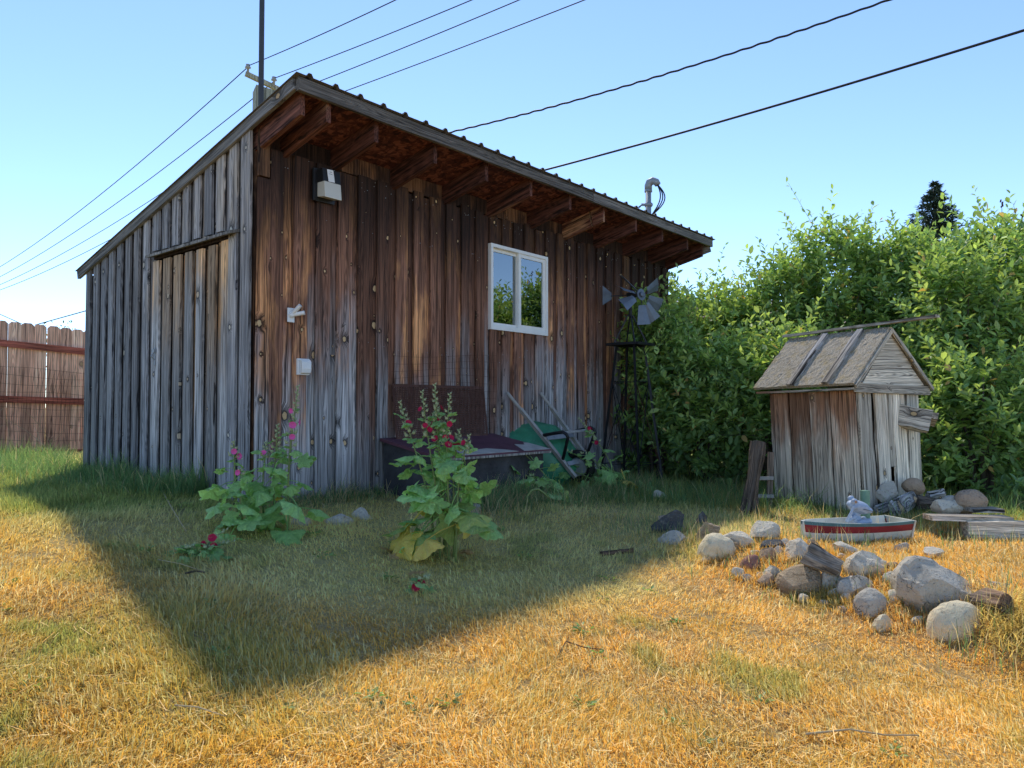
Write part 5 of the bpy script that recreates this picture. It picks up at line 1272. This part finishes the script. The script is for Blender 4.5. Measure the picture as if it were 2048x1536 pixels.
hollyhock('crimson hollyhock clump with yellowing lower leaves in front of the hatch', b2_,
          [stem_px(b2_, 868, 795, 803, .24, 1, .03), stem_px(b2_, 880, 841, 782, .30, 3, .0), stem_px(b2_, 890, 866, 768, .36, 3, .06), stem_px(b2_, 898, 897, 787, .34, 4, -.02), stem_px(b2_, 906, 914, 860, .14, 1, .05), stem_px(b2_, 912, 936, 870, .16, 1, -.04), stem_px(b2_, 886, 868, 800, .2, 2, .1)], 8, .34, 'crimson', .27, 8, .22)
b3_ = on_ground(400, 1112)
hollyhock('low sprawling crimson hollyhock at the edge of the shade', b3_,
          [stem_px(b3_, 408, 440, 1062, .5, 2), stem_px(b3_, 400, 455, 1085, .4, 2), stem_px(b3_, 392, 360, 1096, .1, 0), stem_px(b3_, 398, 420, 1092, .1, 0), stem_px(b3_, 402, 380, 1090, .1, 0, -.04)], 15, .06, 'crimson', .15, 8, .1)
b4_ = on_ground(832, 1184)
hollyhock('tiny fallen hollyhock shoot with one crimson bloom on the lawn', b4_, [stem_px(b4_, 838, 850, 1150, .2, 0), stem_px(b4_, 834, 838, 1160, .5, 2)], 21, .25, 'crimson', .10, 3, .1)
b5_ = Vector(shed_pt(3.75, -.92, 0)); b5_.z = gz(b5_.x, b5_.y)
def st5(px, py, sp, nf, dx=0): return (dx, 0, mz_(px, py, b5_), mx_(px, py, b5_) - dx, 0, sp, nf)
hollyhock('leafy hollyhock with red blooms growing round the wheelbarrow', b5_, [st5(1155, 836, .35, 3), st5(1090, 925, .05, 0, -.12), st5(1160, 905, .05, 0, .06), st5(1195, 930, .05, 0, .12), st5(1130, 900, .05, 0, .0)], 27, .12, 'crimson', .26, 7, .08)
b6_ = Vector(shed_pt(2.62, -1.02, 0)); b6_.z = gz(b6_.x, b6_.y)
def st6(px, py, sp, nf, dx=0): return (dx, 0, mz_(px, py, b6_), mx_(px, py, b6_) - dx, 0, sp, nf)
hollyhock('flowerless hollyhock leaves at the right end of the hatch', b6_, [st6(1040, 900, .05, 0, -.05), st6(1005, 925, .05, 0, -.1), st6(1060, 950, .05, 0, .05)], 33, .1, 'crimson', .26, 7, .1)
# curved fallen stalk in front of the wheelbarrow
p = on_ground(1054, 1018); mb = MB(); mb.tube([at(1052, 1018, p.y), at(1054, 992, p.y), at(1063, 981, p.y), at(1076, 978, p.y + .02), at(1088, 986, p.y + .05), at(1100, 998, p.y + .08)], [.011, .011, .010, .010, .009, .008], 8); tag(mb.build('bent_stalk', M['stem'], None, True), 'thick pale green stalk bent into an arch in the grass', 'stalk')

# ------------------------------------------------------------------ shrubs
def leaf_cloud(org, dirs, L, Wd, col, fold=.35, roll=None):
    n = len(org); d = dirs / np.linalg.norm(dirs, axis=1)[:, None]; up = np.array([0, 0, 1.0]) + nrg.normal(0, .45, (n, 3)); s = np.cross(d, up); s /= np.linalg.norm(s, axis=1)[:, None] + 1e-9; nn = np.cross(s, d)
    L = L[:, None]; Wd = Wd[:, None]; cv = nrg.uniform(.0, .24, (n, 1)); hf = s * Wd / 2; up_f = nn * Wd * fold * .5
    p1 = org + d * L * .30 - nn * L * cv * .05; p2 = org + d * L * .66 - nn * L * cv * .35; tip = org + d * L - nn * L * cv
    vs = np.stack([org, p1 + hf * .85 + up_f, p2 + hf * .88 + up_f, tip, p2 - hf * .88 + up_f, p1 - hf * .85 + up_f], 1).reshape(-1, 3)
    b = (np.arange(n) * 6)[:, None]; return vs, [b + np.array([[0, 1, 2, 3]]), b + np.array([[0, 3, 4, 5]])], np.repeat(col, 6, 0)
_o, _d, _c = WEEDS; _v, _f, _k = leaf_cloud(_o, _d, nrg.uniform(.018, .042, len(_o)), nrg.uniform(.009, .02, len(_o)), _c)
tag(bulk_mesh('lawn_weeds', _v, _f, _k, M['shrubleaf']), 'small broad leaved weeds scattered through the dry lawn', 'weeds', kind='stuff')
def shrub(label, cx, cy, rx, ry, top, seed, shoots=520, name='leafy_shrub', per=15, lsz=(.10, .16)):
    rg = np.random.default_rng(seed); z0 = gz(cx, cy); o = empty(name, (cx, cy, z0), 0, label, 'shrub', 'shrubs behind the yard'); hgt = top - z0
    # stems
    for k in range(5):
        a = k * 1.26 + seed; mb = MB(); e = Vector((math.cos(a) * rx * .55, math.sin(a) * ry * .55, hgt * rnd.uniform(.6, .85))); mb.tube([(math.cos(a) * .07, math.sin(a) * .07, -.05), e * .35 + Vector((0, 0, .1)), e * .7, e], [.028, .022, .014, .006], 7); mb.build('stem', M['bark'], o, True)
    n = shoots; th = rg.uniform(0, 2 * np.pi, n); zf = rg.beta(1.5, 1.15, n); rad = np.sqrt(rg.uniform(.12, 1, n))
    prof = (np.sin(np.pi * np.clip(zf * .80 + .16, 0, 1)) ** .55) * (.82 + .36 * vnoise(th * 1.6 + seed, zf * 4, 1.0))
    px = np.cos(th) * rad * rx * prof; py = np.sin(th) * rad * ry * prof; pz = zf * (hgt - .32) * (.90 + .2 * vnoise(px * 2 + seed, py * 2 + cx, 1.0)) + .03
    dirs = np.stack([np.cos(th) * rad * .75, np.sin(th) * rad * .75, .35 + .9 * zf], 1) + rg.normal(0, .28, (n, 3)); dirs /= np.linalg.norm(dirs, axis=1)[:, None]
    sl_ = rg.uniform(.24, .56, n) * np.where(rg.random(n) < .12, 1.55, 1.0) * (.7 + .6 * zf); base = np.stack([px, py, pz], 1)
    t = np.tile(np.linspace(.05, 1, per), n); rep = np.repeat(np.arange(n), per); N = len(rep)
    so_ = base[rep] + dirs[rep] * (sl_[rep] * t)[:, None]; so_[:, 2] -= 0.04 * t * t
    ang = np.tile(np.arange(per) * 2.4, n) + rg.uniform(0, 6.28, n)[rep]; dd = dirs[rep]; a1 = np.cross(dd, np.array([.3, .8, .1])); a1 /= np.linalg.norm(a1, axis=1)[:, None]; a2 = np.cross(dd, a1)
    ld = a1 * np.cos(ang)[:, None] + a2 * np.sin(ang)[:, None] + dd * (.35 + .9 * t ** 3)[:, None] + np.array([0, 0, .12]) + rg.normal(0, .2, (N, 3))
    L = rg.uniform(lsz[0], lsz[1], N) * (1.05 - .35 * t) * np.repeat(rg.uniform(.65, 1.2, n), per); Wd = L * rg.uniform(.40, .55, N) * rg.uniform(.75, 1.1, N)
    k = rg.random((N, 1)); young = ((t > .55) * (zf[rep] > .3))[:, None] * rg.random((N, 1))
    col = np.array([.085, .155, .06]) * (1 - k) + np.array([.22, .32, .10]) * k; col = col * (1 - .75 * young) + np.array([.35, .43, .13]) * .75 * young; col *= rg.uniform(.65, 1.3, (N, 1)); dead = rg.random((N, 1)) < .012; col = np.where(dead, np.array([.40, .27, .10]), col)
    vs, fs, cs = leaf_cloud(so_, ld, L, Wd, col); bulk_mesh('crown', vs, fs, cs, M['shrubleaf'], o)
    # twigs that carry the shoots
    mb = MB()
    for i in range(0, n, 4): p = Vector(base[i]); mb.tube([p - Vector(dirs[i]) * .15, p + Vector(dirs[i]) * sl_[i] * .95], [.004, .0015], 3, False)
    tw = mb.build('twigs', M['bark'], o); tw['kind'] = 'stuff'
    return o
def sx(px, Y): return (px - 1024) / F * Y
shr = [('dark leafy shrub crowding the far shed corner beside the windmill', sx(1312, 9.6), 9.6, .46, .38, 2.2, 420),
       ('shrub behind the shed corner under the roof end', sx(1400, 11.0), 11.0, .75, .6, 2.62, 560),
       ('low shrub in the dip right of the shed', sx(1475, 10.4), 10.4, .72, .6, 2.30, 560),
       ('shrub behind the left end of the well house roof', sx(1560, 10.4), 10.4, .80, .65, 2.95, 680),
       ('tall upright shrub behind the middle of the well house', sx(1665, 10.3), 10.3, .85, .65, 3.22, 760),
       ('shrub behind the well house gable', sx(1780, 10.2), 10.2, .85, .65, 3.10, 720),
       ('shrub below the spruce tip', sx(1880, 10.0), 10.0, .85, .65, 3.10, 720),
       ('bright young shrub right of the well house', sx(1925, 8.7), 8.7, .62, .55, 2.62, 560),
       ('tall shrub near the right edge of the picture', sx(2000, 9.7), 9.7, .85, .65, 3.28, 740),
       ('shrub cut by the right edge of the picture', sx(2085, 8.9), 8.9, .80, .65, 3.05, 620),
       ('dark shrub at the foot of the hedge left of the leaning log', sx(1415, 9.2), 9.2, .70, .45, 1.50, 480),
       ('dark shrub low behind the well house left wall', sx(1545, 8.9), 8.9, .75, .5, 1.65, 520),
       ('low dark shrub behind the bench stones', sx(1960, 7.9), 7.9, .62, .45, 1.30, 420),
       ('hedge shrub beyond the right edge of the picture', 7.8, 9.4, .95, .8, 2.7, 640),
       ('furthest hedge shrub on the right', 9.3, 9.4, 1.0, .9, 2.6, 640)]
for i, (lb, x, y, rx_, ry_, tp_, sh) in enumerate(shr):
    shrub(lb, x, y, rx_, ry_, tp_ * (.96 if tp_ > 2.4 else 1), 40 + i * 3, int(sh * .74))
# bare twiggy stalks with seed heads above the hedge
cx, cy = sx(2010, 9.4), 9.4; dt = empty('seed_stalks', (cx, cy, gz(cx, cy)), 0, 'thin bare stalks with seed heads rising above the hedge', 'stalks')
for k, (tx, ty) in enumerate(((2003, 405), (2046, 425), (2020, 450))):
    e = at(tx, ty, 9.4) - dt.location; mb = MB(); mb.tube([(0, 0, 1.5), (e.x * .5 + .03, e.y * .5, (e.z + 1.5) / 2), e], [.008, .006, .003], 5); mb.build('stalk', M['bark'], dt)
    mb = MB()
    for i in range(7): mb.ball(e + Vector((rnd.gauss(0, .012), rnd.gauss(0, .012), .015 * i - .06)), .012, 6, 4)
    mb.build('seed_head', M['rust'], dt)
# vine leaves climbing the windmill
# ------------------------------------------------------------------ spruce and far tree tip
def spruce(label, px, py_top, Y, hgt_below, rbase, seed, layers=34):
    t = at(px, py_top, Y); z0 = gz(t.x, Y); o = empty('spruce_tree', (t.x, Y, z0), 0, label, 'tree'); Ht = t.z - z0; rg = np.random.default_rng(seed)
    MB().tube([(0, 0, 0), (0, 0, Ht * .6), (0, 0, Ht)], [.22, .12, .01], 8).build('trunk', M['bark'], o, True)
    org = []; dr = []
    for i in range(layers):
        f = i / layers; z = Ht - .05 - (hgt_below) * f ** 1.05; r = .06 + rbase * f ** .85
        for b in range(int(6 + 6 * f)):
            a = rg.uniform(0, 6.28); rr_ = r * rg.uniform(.6, 1.12); m_ = int(20 + 90 * rr_); s = rg.uniform(.08, 1, m_)
            p = np.stack([np.cos(a) * rr_ * s, np.sin(a) * rr_ * s, z - .28 * rr_ * s + .22 * rr_ * s ** 3 + rg.normal(0, .02, m_)], 1); q = rg.normal(0, .5, (m_, 3)) + np.array([np.cos(a), np.sin(a), .1]); org.append(p); dr.append(q)
    org = np.concatenate(org); dr = np.concatenate(dr); n = len(org); k = rg.random((n, 1)); col = np.array([.04, .07, .05]) * (1 - k) + np.array([.085, .125, .085]) * k  # needle colours lightened and blued to stand for distance haze
    vs, fs, cs = leaf_cloud(org, dr, rg.uniform(.09, .20, n), rg.uniform(.025, .05, n), col); bulk_mesh('crown', vs, fs, cs, M['needle'], o)
spruce('dark spruce tip rising behind the hedge', 1867, 366, 26, 4.2, 2.1, 5)
t = at(122, 646, 24); z0 = gz(t.x, 24); o = empty('distant_tree', (t.x, 24, z0), 0, 'tiny treetop just showing above the wooden fence', 'tree')
MB().tube([(0, 0, 0), (0, 0, t.z - z0 - .2)], [.12, .03], 7).build('trunk', M['bark'], o, True)
n = 900; pz = nrg.random(n); q = nrg.normal(0, 1, (n, 3)); org = q * np.array([.35, .35, .45]) * (1 - .5 * pz[:, None]) + np.array([0, 0, t.z - z0 - .9]); org[:, 2] = np.minimum(org[:, 2], t.z - z0)
col = np.array([.04, .08, .03]) * nrg.uniform(.7, 1.3, (n, 1)); vs, fs, cs = leaf_cloud(org, nrg.normal(0, 1, (n, 3)) + np.array([0, 0, .5]), nrg.uniform(.08, .14, n), nrg.uniform(.04, .06, n), col); bulk_mesh('crown', vs, fs, cs, M['shrubleaf'], o)

# ------------------------------------------------------------------ neighbour's house behind the hedge
nh = empty('neighbour_house', (8.4, 19, gz(8.4, 19)), R(4), 'tan roofed house glimpsed through gaps in the hedge', 'house')
MB().box((0, 2, 1.2), (12.5, 5, 2.4)).build('wall', M['stucco'], nh)
for s in (-1, 1):
    rp = empty('roof', (0, 0, 0)); rp.parent = nh
    for k in range(12):
        f0, f1 = k / 12, (k + 1) / 12; ya = 2 + s * 3.0 * (1 - f0); yb = 2 + s * 3.0 * (1 - f1); za, zb2 = 2.0 + 1.9 * f0, 2.0 + 1.9 * f1
        mb = MB(); mb.add([(-6.7, ya, za + .03), (6.7, ya, za + .03), (6.7, yb, zb2), (-6.7, yb, zb2), (-6.7, ya, za - .03), (6.7, ya, za - .03), (6.7, yb, zb2 - .04), (-6.7, yb, zb2 - .04)], [(0, 1, 2, 3), (7, 6, 5, 4), (0, 4, 5, 1), (1, 5, 6, 2), (2, 6, 7, 3), (3, 7, 4, 0)]); mb.build('shingle_course', M['tile'], rp)
for x in (-4.2, -1.2, 2.2): MB().box((x, -.52, 1.35), (1.2, .06, 1.0)).build('window', M['lampdark'], nh)

# ------------------------------------------------------------------ sticks, dead leaves and straw bits on the lawn
def stick(label, pts, r, mat='straw', cat='stick'):
    q = [on_ground(*p) + Vector((0, 0, .03 + .01 * (i % 2))) for i, p in enumerate(pts)]; o = MB().tube(q, [r * (1 - .4 * i / (len(q) - 1)) for i in range(len(q))], 6).build('stick', M[mat], None, True); tag(o, label, cat, 'sticks on the lawn')
stick('thin dry stick at the lower right of the lawn', [(1612, 1484), (1700, 1480), (1770, 1486), (1838, 1492)], .0045)
stick('forked reddish twig lying mid lawn', [(1118, 1322), (1132, 1300), (1170, 1308), (1205, 1316)], .0035, 'rust')
stick('pale straw stalk on the lawn in the foreground', [(350, 1428), (395, 1438), (450, 1450)], .0035)
stick('slanting dry stalk left of the pink hollyhock', [(325, 990), (345, 1030), (372, 1072)], .004)
stick('long pale stalk lying in front of the low hollyhock', [(315, 1130), (360, 1142), (408, 1154)], .003)
stick('dark broken twig in the shaded lawn', [(370, 1158), (392, 1157), (410, 1156)], .006, 'darkwood')
for k, (px, py) in enumerate(((770, 1112), (800, 1118), (925, 1112), (820, 1164))):
    p = on_ground(px, py); o = bpy.data.objects.new('fallen_leaf', LEAFM['leaf_brown'][k % 3]); COL.objects.link(o); o.location = p + Vector((0, 0, .04)); o.scale = (.10,) * 3; o.rotation_euler = (R(rnd.uniform(-30, 30)), R(rnd.uniform(-30, 30)), k * 1.9)
    tag(o, ['curled brown leaf on the ground left of the crimson hollyhock', 'withered tan leaf just under the crimson hollyhock', 'orange brown dead leaf right of the crimson hollyhock', 'dead leaf beside the tiny fallen shoot'][k], 'leaf', 'fallen leaves')
# yellow straw clump at the right edge
n = 1500; p = on_ground(2045, 1258); X = p.x + nrg.normal(0, .10, n); Yy = p.y + nrg.normal(0, .10, n); c = np.array([.62, .46, .14]) * nrg.uniform(.7, 1.2, (n, 1))
o = blades('straw_clump', np.stack([X, Yy, ground(X, Yy) + nrg.uniform(0, .05, n)], 1), nrg.uniform(.05, .14, n), nrg.uniform(.003, .006, n), nrg.uniform(.5, 1.3, n), nrg.uniform(0, 6.28, n), c, M['grass']); tag(o, 'bright yellow straw heap at the right edge', 'straw', kind='stuff')
